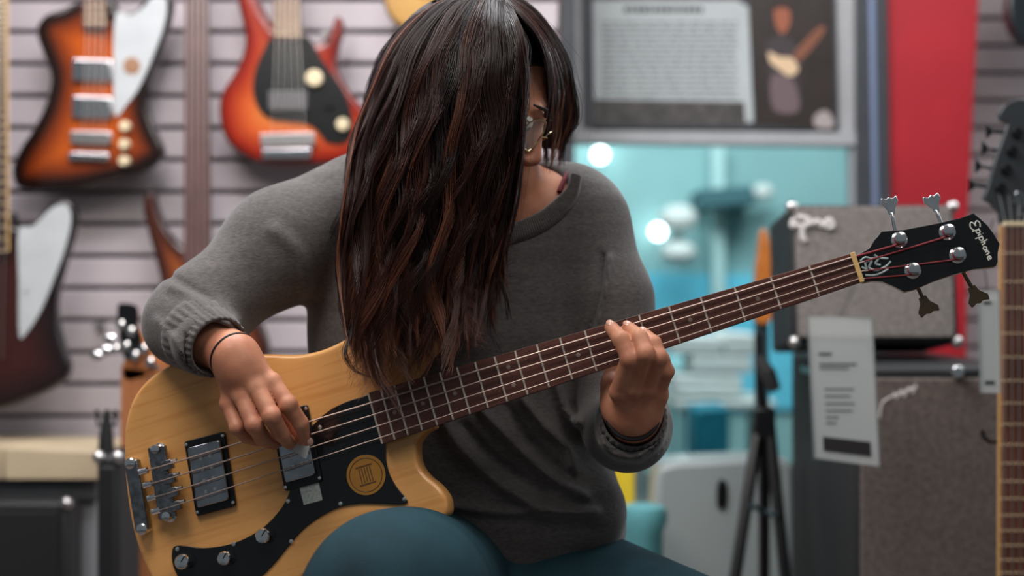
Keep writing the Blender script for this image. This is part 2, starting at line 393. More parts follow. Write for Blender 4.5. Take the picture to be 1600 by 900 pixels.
flat('printed_trousers', [(1204, 122), (1232, 122), (1246, 150), (1244, 176), (1208, 172)], .0116, mat('photo trousers', srgb(110, 92, 96), .5), po)
flat('printed_flower', [(1270, 186), (1278, 176), (1290, 174), (1300, 186), (1300, 200), (1284, 202), (1272, 198)], .0116, mat('photo flower', srgb(170, 160, 160), .5), po)

# outside the door
YO = 8.0
mk('out_teal', srgb(150, 194, 196), .8, var=.12, vscale=2.2)
mk('out_blue', srgb(112, 216, 244), .7, var=.15, vscale=2)
mk('out_white', srgb(236, 240, 238), .7, var=.06)
mk('out_deep', srgb(20, 132, 156), .6, var=.2)
mk('out_dark', srgb(60, 104, 112), .6)
ow = struct(pq('wall_outside', [(500, -300), (1700, -300), (1700, 760), (500, 760)], YO, YO+.1, M_['out_teal']))
pq('lower_panel', [(900, 425), (1260, 430), (1260, 640), (900, 640)], YO-.04, YO, M_['out_blue'], ow)
pq('column', [(1112, 225), (1132, 225), (1134, 640), (1114, 640)], YO-.15, YO-.01, mat('pale column', srgb(190, 226, 226), .7), ow)
pq('pale_column', [(1010, 560), (1076, 560), (1074, 740), (1012, 740)], YO-1.2, YO-1.0, mat('cyan column', srgb(176, 232, 236), .7), ow)
def sign_top(name, pts, Y0, Y1, m, label, cat, group=None, bevel=.01):
    return tag(pq(name, pts, Y0, Y1, m, None, bevel), label, cat, group)
sign_top('sign_board', [(1092, 296), (1176, 290), (1184, 318), (1098, 326)], 7.6, 8.0, M_['out_dark'], 'blurred dark teal beam seen through the door glass beside a pale lantern', 'sign')
def ball_thing(name, px, py, Y, rx, ry, m, label, cat, group=None):
    c = P(px, py, Y); r = rx/FP*Y; b = MB(); b.ball((0, 0, 0), r, 20, (1, .9, ry/rx)); o = b.obj(name, m, None); o.location = c
    return tag(o, label, cat, group)
lampm = mat('lit bulb', (1, .98, .96), .5, emit=9)
ball_thing('round_lamp', 938, 242, 7.9, 11, 11, lampm, 'bright round lamp outside the door glass just above her shoulder', 'lamp')
ball_thing('round_lamp', 1028, 362, 7.9, 11, 11, lampm, 'bright round lamp outside the glass beside the double white globe', 'lamp')
ball_thing('paper_lantern', 1192, 300, 7.8, 17, 13, M_['out_white'], 'pale round lantern outside the glass above the amplifier corner', 'lantern')
lt = empty('globe_lantern', label='white two-tier globe lantern blurred behind the door glass', cat='lantern'); lt.location = P(1060, 372, 7.6)
b = MB(); b.ball((0, 0, P(0, 342, 7.75)[2]-P(0, 372, 7.75)[2]), 30/FP*7.75, 20, (1, 1, .72)); b.obj('upper_globe', M_['out_white'], lt)
b = MB(); b.ball((0, 0, P(0, 394, 7.75)[2]-P(0, 372, 7.75)[2]), 28/FP*7.75, 20, (1, 1, .62)); b.obj('lower_globe', M_['out_white'], lt); b = MB(); b.cyl((0, 0, 0), (0, .38, 0), .03, 12); b.obj('wall_bracket', M_['out_dark'], lt)
# stack of folded white goods outside, with supports below
tbl = empty('display_table', label='blurred white display table with teal legs outside the door glass', cat='table'); tbl.location = P(1120, 625, 6.2)
dz = tbl.location[2]
b = MB(); b.box((0, 0, 0), (.42, .5, .03)); b.obj('tabletop', M_['out_white'], tbl, bevel=.005)
for sx in (-.18, .18):
    for sy in (-.2, .2):
        b = MB(); b.box((sx, sy, -dz/2), (.03, .03, dz)); b.obj('leg', M_['out_teal'], tbl)
for k, (x0, y0, x1, y1, lab) in enumerate([(1052, 585, 1160, 618, 'lowest'), (1080, 556, 1176, 584, 'middle'), (1046, 524, 1130, 555, 'left upper'), (1132, 520, 1182, 556, 'right upper')]):
    sign_top('folded_cloth', [(x0, y0), (x1, y0+2), (x1, y1), (x0, y1)], 6.0, 6.3, M_['out_white'], 'blurred white folded bundle outside the glass, %s one of the pile' % lab, 'bundle', 'white bundles piled outside', .012)
sign_top('blue_crate', [(1086, 640), (1140, 636), (1140, 722), (1086, 722)], 5.6, 5.9, M_['out_deep'], 'deep teal-blue crate outside the door glass beside the pale column', 'crate')
b = MB(); c = P(1113, 722, 5.7); b.box((c[0], 5.75, c[2]/2), (.16, .3, c[2])); tag(b.obj('plinth', M_['out_teal'], bevel=.01), 'pale teal plinth outside the glass under the blue crate', 'plinth')
b = MB(); b.box((.8, 4.6, -.01), (3, .2, .02))

# things on the floor near the door
def standing(name, pts, Y0, Y1, m, label, cat, bevel=.008): return tag(pq(name, pts, Y0, Y1, m, None, bevel), label, cat)
YC = 3.25; zf = lambda Y: 450+FP*CAMZ/Y
cs = empty('storage_case', label='pale grey plastic case with a black handle slot standing behind the tripod stand', cat='case'); cs.location = P(1125, zf(YC), YC); cl = cs.location.copy()
sh = pq('shell', [(1000, zf(YC)), (1026, 742), (1036, 726), (1060, 722), (1225, 714), (1240, 728), (1248, zf(YC))], YC, YC+.16, mat('grey case plastic', srgb(148, 156, 156), .45, var=.08, vscale=4, coat=.2), cs, .012); sh.location = -cl
hs = pq('handle_slot', spline([(1122, 754), (1131, 750), (1137, 760), (1136, 788), (1128, 796), (1120, 788)], 4, True), YC-.006, YC+.02, M_['black_plastic'], cs, .002); hs.location = -cl
standing('yellow_box', [(905, zf(3.5)), (905, 684), (992, 690), (992, zf(3.5))], 3.5, 3.62, mat('yellow card', srgb(226, 196, 48), .5, var=.12, vscale=10), 'yellow box standing between her elbow and her jeans', 'box')
b = MB(); c = P(1004, 788, 3.12); b.lathe((c[0], 3.12, 0), (0, 0, 1), [(.035, 0), (.045, c[2]-.06), (.056, c[2]-.03), (.05, c[2]-.005), (.03, c[2])], 24); tag(b.obj('teal_bucket', mat('teal plastic', srgb(96, 160, 166), .4, var=.1)), 'small teal tub with a rounded lid beside the pale grey case', 'tub')
# tripod stand
ts = empty('tripod_stand', label='black folding tripod guitar stand in front of the pale grey case', cat='stand'); Y = 3.0; o0 = P(1190, zf(Y), Y); ts.location = o0
L_ = lambda x, y, Yd: P(x, y, Yd)-o0
b = MB(); b.tube([L_(1194, 650, Y), L_(1186, 600, Y), L_(1184, 520, Y)], [.011, .009, .007]); b.obj('pole', M_['black_plastic'], ts)
b = MB(); b.box(L_(1193, 662, Y), (.045, .04, .07)); b.obj('hub', M_['black_plastic'], ts, bevel=.006)
for (x0, y0, x1, y1, Y1) in ((1186, 660, 1098, zf(2.8), 2.8), (1202, 660, 1262, zf(2.8), 2.8), (1194, 665, 1194, zf(3.28), 3.18)):
    b = MB(); e = P(x1, y1, Y1); e[2] = .012; b.tube([L_(x0, y0, Y), e-o0], [.013, .012]); l = b.obj('leg', M_['black_plastic'], ts)
    c = MB(); c.ball(e-o0, .016, 10); c.obj('rubber_foot', M_['black_matte'], l)
b = MB(); b.tube([L_(1174, 790, 2.93), L_(1196, 800, 2.95), L_(1214, 806, 2.93)], .006); b.obj('cross_brace', M_['dark_teal'], ts)
b = MB(); b.tube([L_(1186, 560, Y), L_(1200, 585, Y-.03), L_(1212, 610, Y-.04)], [.012, .018, .012]); b.obj('neck_rest', M_['black_matte'], ts)

# amplifiers
def cab(name, fl, fr, ft, fb, Yf, Yb, label, lip, grille_mat, tilt=0, topskew=0, handle=False, z_base=None):
    A = P(fl, fb, Yf); Bq = P(fr, ft, Yf); W = Bq[0]-A[0]; H = Bq[2]-A[2]; D = Yb-Yf
    r = empty(name, label=label, cat='amplifier'); r.location = ((A[0]+Bq[0])/2, Yf, A[2]); r.rotation_euler = (tilt, topskew, 0)
    b = MB(); b.box((0, D/2, H/2), (W, D, H)); b.obj('cabinet', M_['black_tolex'], r, bevel=.01)
    g = MB(); gx0, gx1, gz0, gz1 = lip; g.box(((-W/2+gx0+W/2-gx1)/2, -.004, (gz0+H-gz1)/2), (W-gx0-gx1, .012, H-gz0-gz1)); g.obj('grille_cloth', grille_mat, r, bevel=.003)
    for sx in (-1, 1):
        for z in (0, H):
            c = MB(); c.ball((sx*(W/2-.004), .006, z-(.004 if z else -.004)), .013, 10); c.obj('metal_corner', M_['dull_chrome'], r)
    return r, W, H, D
def grille(name, col, sc):
    m = mat(name, col, .85, var=.45, vscale=sc, detail=6, bump=.5, bscale=500); nt = m.node_tree
    return m
ga = grille('silver sparkle grille cloth', srgb(138, 130, 126), 110); gb = grille('brown grille cloth', srgb(112, 100, 95), 130)
for g_ in (ga, gb):   # woven threads
    nt = g_.node_tree; N = nt.nodes; L = nt.links; tc = N.new('ShaderNodeTexCoord')
    w1 = N.new('ShaderNodeTexWave'); w1.bands_direction = 'X'; w1.inputs['Scale'].default_value = 90; w2 = N.new('ShaderNodeTexWave'); w2.bands_direction = 'Z'; w2.inputs['Scale'].default_value = 90
    L.new(tc.outputs['Object'], w1.inputs[0]); L.new(tc.outputs['Object'], w2.inputs[0]); ad = N.new('ShaderNodeMath'); ad.operation = 'ADD'; L.new(w1.outputs[1], ad.inputs[0]); L.new(w2.outputs[1], ad.inputs[1])
    bp = N.new('ShaderNodeBump'); bp.inputs['Strength'].default_value = .6; bp.inputs['Distance'].default_value = .002; L.new(ad.outputs[0], bp.inputs['Height']); L.new(bp.outputs[0], N['Principled BSDF'].inputs['Normal'])
lo_, LW, LH, LD = cab('speaker_cabinet', 1337, 1600, 572, zf(2.6), 2.6, 3.2, 'large black speaker cabinet with brown grille cloth under the upper amplifier', (.008, .01, .02, .022), gb)
up_, UW, UH, UD = cab('guitar_amplifier', 1240, 1500, 318, 539, 2.80, 3.04, 'guitar amplifier with speckled silver-grey grille cloth stacked on the brown cabinet', (.008, .012, .012, .006), ga, tilt=-.12, topskew=0)
up_.location[2] = lo_.location[2]+LH+UD*math.sin(.12)+.004; 
def strokes(name, lines, F, h, rad, m, parent=None):
    b = MB()
    for ln in lines: 
        q = spline(ln, 5); b.tube([F.px(x, y, h) for x, y in q], rad, 6)
    return b.obj(name, m, parent)
logo_m = mat('white logo plastic', srgb(206, 200, 198), .4)
uf = wall_frame(0, 0, 2.826); 
lg = MB()
def logo(parent, Y, polys, rad):
    b = MB(); off = np.array(parent.location)
    for ln in polys: b.tube([P(x, y, Y)-off for x, y in spline(ln, 5)], rad, 6)
    return b.obj('script_badge', logo_m, parent)
lgo = logo(up_, 2.788, [[(1246, 340), (1242, 352), (1256, 352), (1258, 370), (1262, 376)], [(1250, 338), (1268, 342), (1262, 354)], [(1272, 350), (1282, 344), (1290, 352), (1300, 342), (1306, 352), (1296, 356)]], .0055)

logo(lo_, 2.592, [[(1374, 652), (1378, 630), (1392, 620), (1412, 612), (1432, 604)], [(1396, 612), (1400, 622), (1408, 610), (1412, 620), (1420, 606), (1426, 614), (1430, 600)]], .003)
b = MB(); b.cyl(np.array(P(1497, 581, 2.6))-np.array(lo_.location), np.array(P(1497, 581, 2.575))-np.array(lo_.location), .011, 16); b.obj('badge', M_['chrome'], lo_, bevel=.002)
b = MB(); q = P(1246, 588, 2.95)-np.array(lo_.location); b.box((-LW/2-.002, .3, LH-.032), (.006, .34, .012)); b.obj('side_edge_highlight', mat('cyan edge highlight', srgb(130, 206, 214), .3), lo_, bevel=.002)  # highlight along the cabinet's upper side edge, modelled as a pale cyan strip
# orange headed guitar peeking behind the amp
g5f = wall_frame(1192, 520, 3.5)
og = empty('wooden_guitar', g5f.M, 'narrow orange wooden headstock showing left of the grey-grilled amplifier', 'guitar')
b = slab('headstock', g5f.pl(spline([(1184, 366), (1190, 358), (1197, 372), (1201, 410), (1204, 450), (1200, 500), (1176, 500), (1176, 440), (1180, 400)], 5, True)), 0, .04, mat('orange wood', srgb(190, 112, 48), .35, var=.2, coat=.4), og, bevel=.006); slab('neck', g5f.pl([(1178, 490), (1198, 490), (1200, zf(3.5)), (1178, zf(3.5))]), .0, .03, M_['dark_teal'], og, bevel=.004)
# hang tags
def hang_tag(corners, Y, label, lines, bar, clear_h, name='hang_tag', cords=()):
    F = wall_frame(corners[0][0], corners[0][1], Y); r = empty(name, F.M, label, 'tag')
    cm = M_.get('sleeve') or mk('sleeve', (.82, .86, .86), .08, alpha=.38, spec=.8)
    slab('plastic_sleeve', F.pl(corners), 0, .0012, cm, r)
    rim = [F.px(x, y, .0006) for x, y in corners]; b = MB(); b.tube(rim, .0018, 6, closed=True); b.obj('sleeve_rim', mat('sleeve rim', srgb(140, 150, 150), .2, alpha=.7), r)
    c = np.array(corners, float); t0, t1 = clear_h
    def ip(u, v): return tuple((c[0]*(1-u)+c[1]*u)*(1-v)+(c[3]*(1-u)+c[2]*u)*v)
    slab('card', F.pl([ip(.06, t0), ip(.92, t0), ip(.92, t1), ip(.06, t1)]), -.0012, -.0002, mat('card grey', srgb(132, 142, 144), .5, var=.06), r)
    b = MB()
    for (u0, u1, v, hh) in lines:
        a = F.px(*ip(u0, v)); d = F.px(*ip(u1, v)); b.box(((a[0]+d[0])/2, (a[1]+d[1])/2, .0014), (abs(d[0]-a[0]), hh, .0004))
    if lines: b.obj('printed_text', M_['ink_dark'], r, smooth=False)['kind'] = 'stuff'
    if bar: slab('printed_bar', F.pl([ip(.14, bar[0]), ip(.88, bar[0]), ip(.88, bar[1]), ip(.14, bar[1])]), .0013, .0017, M_['ink_dark'], r)
    for cd in cords:
        b = MB(); b.tube([F.loc(P(*q)) for q in cd], .0012, 6); b.obj('cord', M_['black_matte'], r)
    return r
hang_tag([(1262, 492), (1362, 497), (1374, 729), (1273, 716)], 2.42, 'large clear-sleeved grey info tag hanging in front of the amplifiers, lower block black', [(.14, .34, .265, .004), (.14, .72, .33, .003), (.14, .6, .36, .002), (.2, .66, .5, .002), (.2, .6, .55, .002), (.2, .66, .6, .002), (.2, .62, .65, .002), (.2, .4, .7, .002), (.2, .36, .74, .002)], (.84, .94), (.19, .96), cords=[[(1310, 500, 2.42), (1330, 460, 2.6), (1340, 420, 2.8)]])
hang_tag([(1529, 455), (1561, 452), (1563, 614), (1533, 614)], 2.32, 'narrow clear-sleeved tag hanging beside the right-edge bass neck', [(.2, .6, .12, .005), (.2, .7, .9, .006)], None, (.1, .96), name='price_tag', cords=[[(1543, 455, 2.32), (1536, 400, 2.35), (1552, 342, 2.38)]])
# ------------------------------------------------------------------ wall and stand guitars
def cy(F, x, y, r, h0, h1, name, m, parent, n=18, top=None):
    q = F.px(x, y, h0); b = MB(); prof = [(r, 0), (r, (h1-h0)*.8), (r*.85, h1-h0)] if top is None else top
    b.lathe(q, (0, 0, 1), prof, n); return b.obj(name, m, parent)
def neck(F, parent, x0t, x1t, x0b, x1b, yt, yb, h, board, frets=(), nstr=4, body_m=None, strings_to=None, th=.02, pref='neck'):
    slab(pref, F.pl([(x0t, yt), (x1t, yt), (x1b, yb), (x0b, yb)]), h-th, h-.005, body_m or M_['rosewood_far'], parent, bevel=.004)
    fb = slab('fingerboard', F.pl([(x0t, yt), (x1t, yt), (x1b, yb), (x0b, yb)]), h-.005, h, board, parent)
    for y in frets:
        t = (y-yt)/(yb-yt); a = F.px(x0t+(x0b-x0t)*t, y, h+.0006); c = F.px(x1t+(x1b-x1t)*t, y, h+.0006)
        b = MB(); b.tube([a, c], .0012, 5); b.obj('fret', M_['fret_metal'], parent)
    if strings_to:
        for k in range(nstr):
            u = (k+.5)/nstr; b = MB(); ys, xa, xb = strings_to
            b.tube([F.px(x0t+(x1t-x0t)*u, yt, h+.003), F.px(x0b+(x1b-x0b)*u, yb, h+.005), F.px(xa+(xb-xa)*u, ys, h+.009)], .0009, 5); b.obj('string', M_['string_metal'], parent)
def qbox(F, pts, h0, h1, name, m, parent, bev=.002): return slab(name, F.pl(pts), h0, h1, m, parent, bevel=bev)
YG = 3.30
# A: sunburst bass, top left
F = wall_frame(140, 295, YG); ga_ = empty('electric_bass', F.M, 'dark-edged orange sunburst bass with a white pickguard hanging top left', 'bass guitar', 'instruments hanging on the slat wall')
ol = spline([(128, -4), (100, 12), (72, 22), (58, 38), (57, 56), (66, 82), (77, 112), (77, 136), (68, 168), (50, 202), (30, 232), (19, 258), (20, 282), (32, 294), (66, 297), (117, 294), (167, 284), (207, 274), (235, 260), (251, 246), (253, 229), (242, 206), (232, 180), (229, 158), (233, 120), (250, 70), (266, 20), (266, -4), (252, -14), (232, -8), (216, 10), (205, 18), (184, 18), (176, 0), (150, -8)], 5, True)
carved('body', F.pl(ol), -.035, 0, M_['burst_orange'], ga_, r=.01)
slab('pickguard', F.pl(spline([(181, 26), (205, 24), (222, 14), (240, -4), (257, -4), (261, 14), (255, 46), (238, 92), (218, 136), (198, 164), (180, 180), (178, 120)], 5, True)), .0, .004, M_['white_guard'], ga_)
cy(F, 206, 103, .02, .004, .0055, 'round_sticker', mat('kraft sticker', srgb(150, 112, 84), .6), ga_, 24)
neck(F, ga_, 134, 164, 131, 167, -220, 46, .014, M_['rosewood_far'], [-20, -4, 10, 23, 35], 4, strings_to=(245, 122, 168))
for y0, y1 in ((92, 128), (150, 186)): qbox(F, [(114, y0), (177, y0+2), (177, y1), (114, y1)], 0, .012, 'pickup', M_['chrome'], ga_, .004)
qbox(F, [(112, 205), (176, 207), (176, 226), (112, 226)], 0, .014, 'bridge', M_['dull_chrome'], ga_, .003)
qbox(F, [(108, 238), (172, 240), (172, 252), (108, 251)], 0, .012, 'tailpiece', M_['chrome'], ga_, .003)
for x, y in ((197, 198), (196, 226), (196, 252)): cy(F, x, y, .0125, 0, .018, 'control_knob', M_['cream_plastic'], ga_)
# B: red-orange five string bass
F = wall_frame(450, 255, YG); gb_ = empty('electric_bass', F.M, 'glossy red-orange five-string bass with a black teardrop pickguard on the wall', 'bass guitar', 'instruments hanging on the slat wall')
ol = spline([(364, -46), (370, 0), (378, 34), (382, 60), (377, 88), (362, 118), (347, 140), (341, 168), (345, 200), (357, 224), (380, 243), (403, 254), (440, 258), (490, 258), (540, 252), (572, 232), (582, 200), (572, 172), (552, 150), (532, 120), (526, 96), (530, 70), (536, 44), (533, 28), (523, 26), (516, 48), (502, 64), (480, 66), (470, 50), (450, 40), (432, 44), (424, 34), (412, 16), (402, -6), (394, -36), (380, -58)], 5, True)
carved('body', F.pl(ol), -.035, 0, M_['burst_red'], gb_, r=.014)
slab('pickguard', F.pl(spline([(430, 54), (410, 84), (398, 116), (396, 146), (406, 172), (424, 186), (452, 190), (480, 194), (497, 206), (512, 222), (540, 222), (550, 204), (547, 168), (532, 134), (513, 108), (494, 78), (478, 58)], 5, True)), 0, .004, M_['black_plastic'], gb_)
neck(F, gb_, 437, 462, 427, 472, -260, 64, .014, M_['rosewood_far'], [-18, -4, 9, 21, 33, 44, 54], 5, strings_to=(212, 420, 482))
qbox(F, [(421, 143), (481, 143), (481, 173), (421, 173)], .004, .014, 'pickup', mat('grey pickup', srgb(92, 90, 92), .4), gb_)
qbox(F, [(408, 210), (492, 208), (493, 228), (409, 230)], 0, .016, 'bridge', M_['dull_chrome'], gb_)
qbox(F, [(411, 234), (487, 233), (487, 248), (411, 249)], 0, .018, 'tailpiece', M_['chrome'], gb_)
cy(F, 492, 123, .02, .004, .02, 'control_knob', M_['cream_plastic'], gb_); cy(F, 536, 195, .015, .004, .018, 'control_knob', M_['cream_plastic'], gb_); cy(F, 513, 164, .011, .004, .012, 'control_knob', M_['black_plastic'], gb_)
cy(F, 509, 55, .010, 0, .02, 'strap_button', M_['chrome'], gb_)
# C: dark bass at the left edge
F = wall_frame(-12, 640, YG-.1); gc_ = empty('electric_bass', F.M, 'dark walnut bass with a large white pickguard at the left edge below the sunburst one', 'bass guitar', 'instruments hanging on the slat wall')
ol = spline([(14, 330), (24, 356), (46, 352), (70, 328), (94, 312), (112, 320), (117, 346), (106, 390), (92, 440), (86, 480), (92, 524), (104, 560), (106, 580), (96, 598), (60, 618), (0, 640), (-60, 650), (-130, 640), (-150, 610), (-130, 560), (-110, 500), (-110, 440), (-130, 380), (-128, 340), (-100, 320), (-60, 340), (-30, 350)], 5, True)
carved('body', F.pl(ol), -.035, 0, M_['burst_dark'], gc_, r=.01)
slab('pickguard', F.pl(spline([(30, 360), (52, 354), (76, 330), (96, 319), (109, 328), (111, 350), (101, 392), (84, 438), (63, 488), (40, 522), (31, 522), (30, 440)], 4, True)), 0, .004, M_['white_guard'], gc_)
neck(F, gc_, -30, 10, -34, 12, -300, 392, .016, mat('dark board', srgb(58, 44, 40), .8, spec=.15), [round(392-420*(1-.97**k)/(1-.97)*.046) for k in range(0, 36)], 4, strings_to=(560, -30, 8), th=.024)
b = MB(); b.tube([F.px(10.8, -300, .0165), F.px(12.8, 392, .0165)], .0022, 6); b.obj('binding', mat('cream binding', srgb(214, 176, 120), .4), gc_)
cy(F, 41, 455, .003, .004, .007, 'screw', M_['dull_chrome'], gc_, 8)
# D: brown bass behind her arm
F = wall_frame(310, 600, YG); gd_ = empty('electric_bass', F.M, 'brown-orange bass hanging behind her raised elbow', 'bass guitar', 'instruments hanging on the slat wall')
ol = spline([(226, 304), (238, 300), (246, 326), (258, 356), (276, 378), (294, 390), (330, 404), (352, 392), (372, 366), (392, 356), (398, 380), (386, 420), (384, 460), (404, 500), (418, 536), (414, 566), (390, 590), (340, 602), (280, 600), (244, 584), (232, 550), (238, 500), (250, 450), (243, 410), (230, 362), (222, 326)], 5, True)
carved('body', F.pl(ol), -.035, 0, M_['burst_brown'], gd_, r=.012)
neck(F, gd_, 293, 325, 289, 330, -220, 410, .014, mat('purple brown board', srgb(96, 68, 66), .5, var=.2), [], 4, strings_to=(560, 292, 328))
# F: gold body high behind her head
F = wall_frame(680, 40, YG); gf_ = empty('electric_guitar', F.M, 'golden-yellow guitar body high on the wall behind her head', 'guitar', 'instruments hanging on the slat wall')
ol = spline([(600, -60), (598, -10), (606, 22), (630, 44), (680, 54), (730, 44), (760, 10), (764, -60), (740, -110), (750, -180), (700, -200), (650, -190), (615, -160), (622, -110)], 5, True)
carved('body', F.pl(ol), -.04, 0, M_['burst_gold'], gf_, r=.008)
neck(F, gf_, 672, 690, 668, 694, -330, -120, .012, M_['rosewood_far'])
qbox(F, [(660, -20), (702, -20), (702, -8), (660, -8)], 0, .012, 'bridge', M_['chrome'], gf_)
# wall hooks
for x, y, lab in ((158, 512, 'small metal hook on a slat below the sunburst bass'), (556, 232, 'small metal hook on a slat beside the red-orange bass')):
    F = wall_frame(x, y, YW-.01); h = empty('wall_hook', F.M, lab, 'hook'); qbox(F, [(x-8, y-8), (x+8, y-8), (x+8, y+6), (x-8, y+6)], 0, .004, 'plate', M_['dull_chrome'], h, .001)
    b = MB(); b.tube([(0, 0, .004), (0, -.002, .05), (0, .012, .075)], .003, 8); b.obj('prong', M_['dull_chrome'], h)
# E: natural bass on a floor stand, behind the body of hers
YE = 2.9; F = wall_frame(206, zf(YE)-60, YE)
ge = empty('standing_guitar', F.M, 'upright wooden guitar with a black chrome-tuned headstock behind the cream bass', 'guitar')
slab('neck', F.pl([(188, 570), (232, 575), (240, zf(YE)-60), (183, zf(YE)-60)]), -.02, .0, mat('brown orange neck wood', srgb(176, 112, 70), .4, var=.25, vscale=6, stretch=(30, 2, 2), coat=.3), ge, bevel=.006)
slab('headstock', F.pl(spline([(184, 482), (196, 476), (214, 482), (216, 512), (240, 540), (262, 570), (250, 592), (228, 590), (200, 596), (188, 580), (196, 556), (190, 524)], 4, True)), -.012, 0, mat('amber headstock wood', srgb(178, 108, 62), .35, var=.2, coat=.4), ge, bevel=.003)
slab('headstock_face', F.pl(spline([(184, 480), (197, 474), (215, 480), (216, 510), (222, 530), (214, 556), (196, 560), (188, 530)], 4, True)), .0, .003, M_['black_plastic'], ge)
random.seed(5)
for x, y in ((190, 508), (206, 518), (182, 546), (198, 541), (212, 556), (236, 566), (226, 545)):
    b = MB(); b.lathe(F.px(x, y, .002), (0, 0, 1), [(.010, 0), (.010, .006), (.005, .008), (.005, .02), (.006, .022)], 14); b.obj('tuning_post', M_['chrome'], ge)
for x, y in ((166, 548), (152, 556), (172, 530), (246, 574)):
    b = MB(); b.ball(F.px(x, y, -.004), .012, 12, (1.2, .8, .4)); b.tube([F.px(x, y, -.004), F.px(x+24 if x < 200 else x-14, y-4, -.006)], .003, 6); b.obj('tuning_key', M_['chrome'], ge)
cy(F, 193, 790, .007, 0, .014, 'strap_button', M_['chrome'], ge)
# right edge bass
YB = 2.4; F = wall_frame(1586, zf(YB)-120, YB); gr = empty('electric_bass', F.M, 'upright bass neck with black headstock and gold frets at the right edge', 'bass guitar')
fr = [352, 395.5, 440, 481, 521, 558, 595, 630, 663, 695, 724, 752, 779, 805, 829, 852, 875, 895]
neck(F, gr, 1567, 1604, 1562, 1614, 352, 930, .012, mat('reddish rosewood', srgb(112, 66, 50), .4, var=.3, vscale=20), fr[1:], 4, body_m=mat('neck maple', srgb(150, 104, 66), .4), th=.022)
for k in range(4):
    b = MB(); u = (k+.5)/4; b.tube([F.px(1560+k*16, 300+k*4, .006), F.px(1567+37*u, 352, .0145), F.px(1562+52*u, 930, .017)], .0011, 6); b.obj('string', M_['string_metal'], gr)
b = MB(); b.tube([F.px(1562.5, 352, .012), F.px(1560, 930, .012)], .0022, 6); b.obj('binding', mat('amber binding', srgb(206, 160, 100), .4), gr)
qbox(F, [(1565, 347), (1606, 347), (1606, 354), (1565, 354)], .0, .0155, 'nut', M_['cream_plastic'], gr, .001)
slab('headstock', F.pl([tuple(p) for p in spline([(1600, 156), (1584, 156), (1570, 164), (1561, 178), (1566, 190), (1574, 192), (1570, 206), (1556, 246), (1544, 288), (1537, 310), (1548, 318), (1560, 332), (1566, 350), (1606, 350), (1622, 330), (1640, 250), (1632, 170)], 5, True)]), -.012, .004, mat('black headstock lacquer', srgb(52, 56, 60), .35, coat=.3), gr, bevel=.002)
for (x, y), (kx, ky) in zip(((1588, 208), (1580, 236), (1571, 265), (1562, 294)), ((1546, 206), (1539, 232), (1529, 260), (1519, 290))):
    cy(F, x, y, .0085, .004, .016, 'tuning_post', M_['black_plastic'], gr, 16)
    b = MB(); b.tube([F.px(x-12, y, -.006), F.px(kx+6, ky, -.006)], .003, 6)
    b.hexa([F.px(kx+5, ky+3, -.009), F.px(kx+5, ky-3, -.009), F.px(kx-5, ky-13, -.009), F.px(kx-6, ky+11, -.009), F.px(kx+5, ky+3, -.003), F.px(kx+5, ky-3, -.003), F.px(kx-5, ky-13, -.003), F.px(kx-6, ky+11, -.003)])
    b.obj('tuning_key', M_['black_plastic'], gr, bevel=.001)
b = MB(); b.tube([F.px(*q, .0055) for q in spline([(1584, 318), (1590, 300), (1600, 312), (1592, 330), (1600, 336)], 6)], .0022, 6); b.obj('headstock_emblem', M_['chrome'], gr)
slab('body', F.pl(spline([(1540, 940), (1580, 925), (1640, 930), (1700, 960), (1730, 1050), (1750, 1160), (1700, 1240), (1600, 1250), (1500, 1240), (1440, 1170), (1460, 1080), (1490, 1000)], 5, True)), -.04, -.002, M_['black_plastic'], gr, bevel=.008)
b = MB(); b.tube([P(1562, 690, 2.42), P(1546, 690, 2.40), P(1536, 682, 2.39), P(1535, 672, 2.39)], .004, 8); tag(b.obj('stand_hook', M_['black_plastic']), 'small curved black stand hook beside the right-edge bass neck', 'hook')
# dark body lobe top right
F = wall_frame(1640, 60, 3.7); gt = empty('electric_guitar', F.M, 'black guitar body lobe at the top right corner', 'guitar')
carved('body', F.pl(spline([(1592, -60), (1580, -20), (1576, 20), (1586, 52), (1610, 72), (1660, 76), (1710, 50), (1720, -20), (1690, -80), (1640, -100)], 5, True)), -.04, 0, mat('blue black lacquer', srgb(26, 34, 40), .3, coat=.5), gt, r=.008)
neck(F, gt, 1646, 1664, 1642, 1668, -280, -60, .012, M_['rosewood_far'])
# bottom left: shelf, amp, speaker
sf = empty('wall_shelf', label='pale beige wooden shelf counter at the lower left in front of the slat wall', cat='shelf'); o0 = P(70, zf(3.2), 3.1); o0[2] = 0; sf.location = o0
def inl(parent, name, pts, Y0, Y1, m, bev=.003): 
    o = pq(name, pts, Y0, Y1, m, parent, bev); o.location = -Vector(parent.location); return o
inl(sf, 'shelf_board', [(6, 700), (157, 706), (155, 750), (6, 750)], 3.08, 3.36, mat('beige board', srgb(196, 178, 148), .5, var=.12, vscale=5))
inl(sf, 'shelf_board', [(-200, 700), (4, 700), (4, 750), (-200, 750)], 3.08, 3.36, mat('beige board two', srgb(186, 168, 140), .5, var=.12, vscale=5))
inl(sf, 'apron', [(-200, 752), (150, 752), (150, 782), (-200, 782)], 3.11, 3.3, mat('grey apron', srgb(84, 86, 90), .5, var=.1))
inl(sf, 'support_post', [(108, 782), (150, 782), (146, zf(3.2)), (112, zf(3.2))], 3.13, 3.22, mat('pale grey post', srgb(140, 142, 146), .5))
inl(sf, 'support_post', [(-190, 782), (-150, 782), (-150, zf(3.2)), (-190, zf(3.2))], 3.13, 3.22, M_['frame_grey'])
cab('bass_amplifier', -180, 106, 784, zf(3.0), 3.0, 3.1, 'black amplifier under the beige shelf at the lower left corner', (.02, .02, .02, .02), mat('black cloth', srgb(26, 27, 29), .9, var=.3, vscale=200))
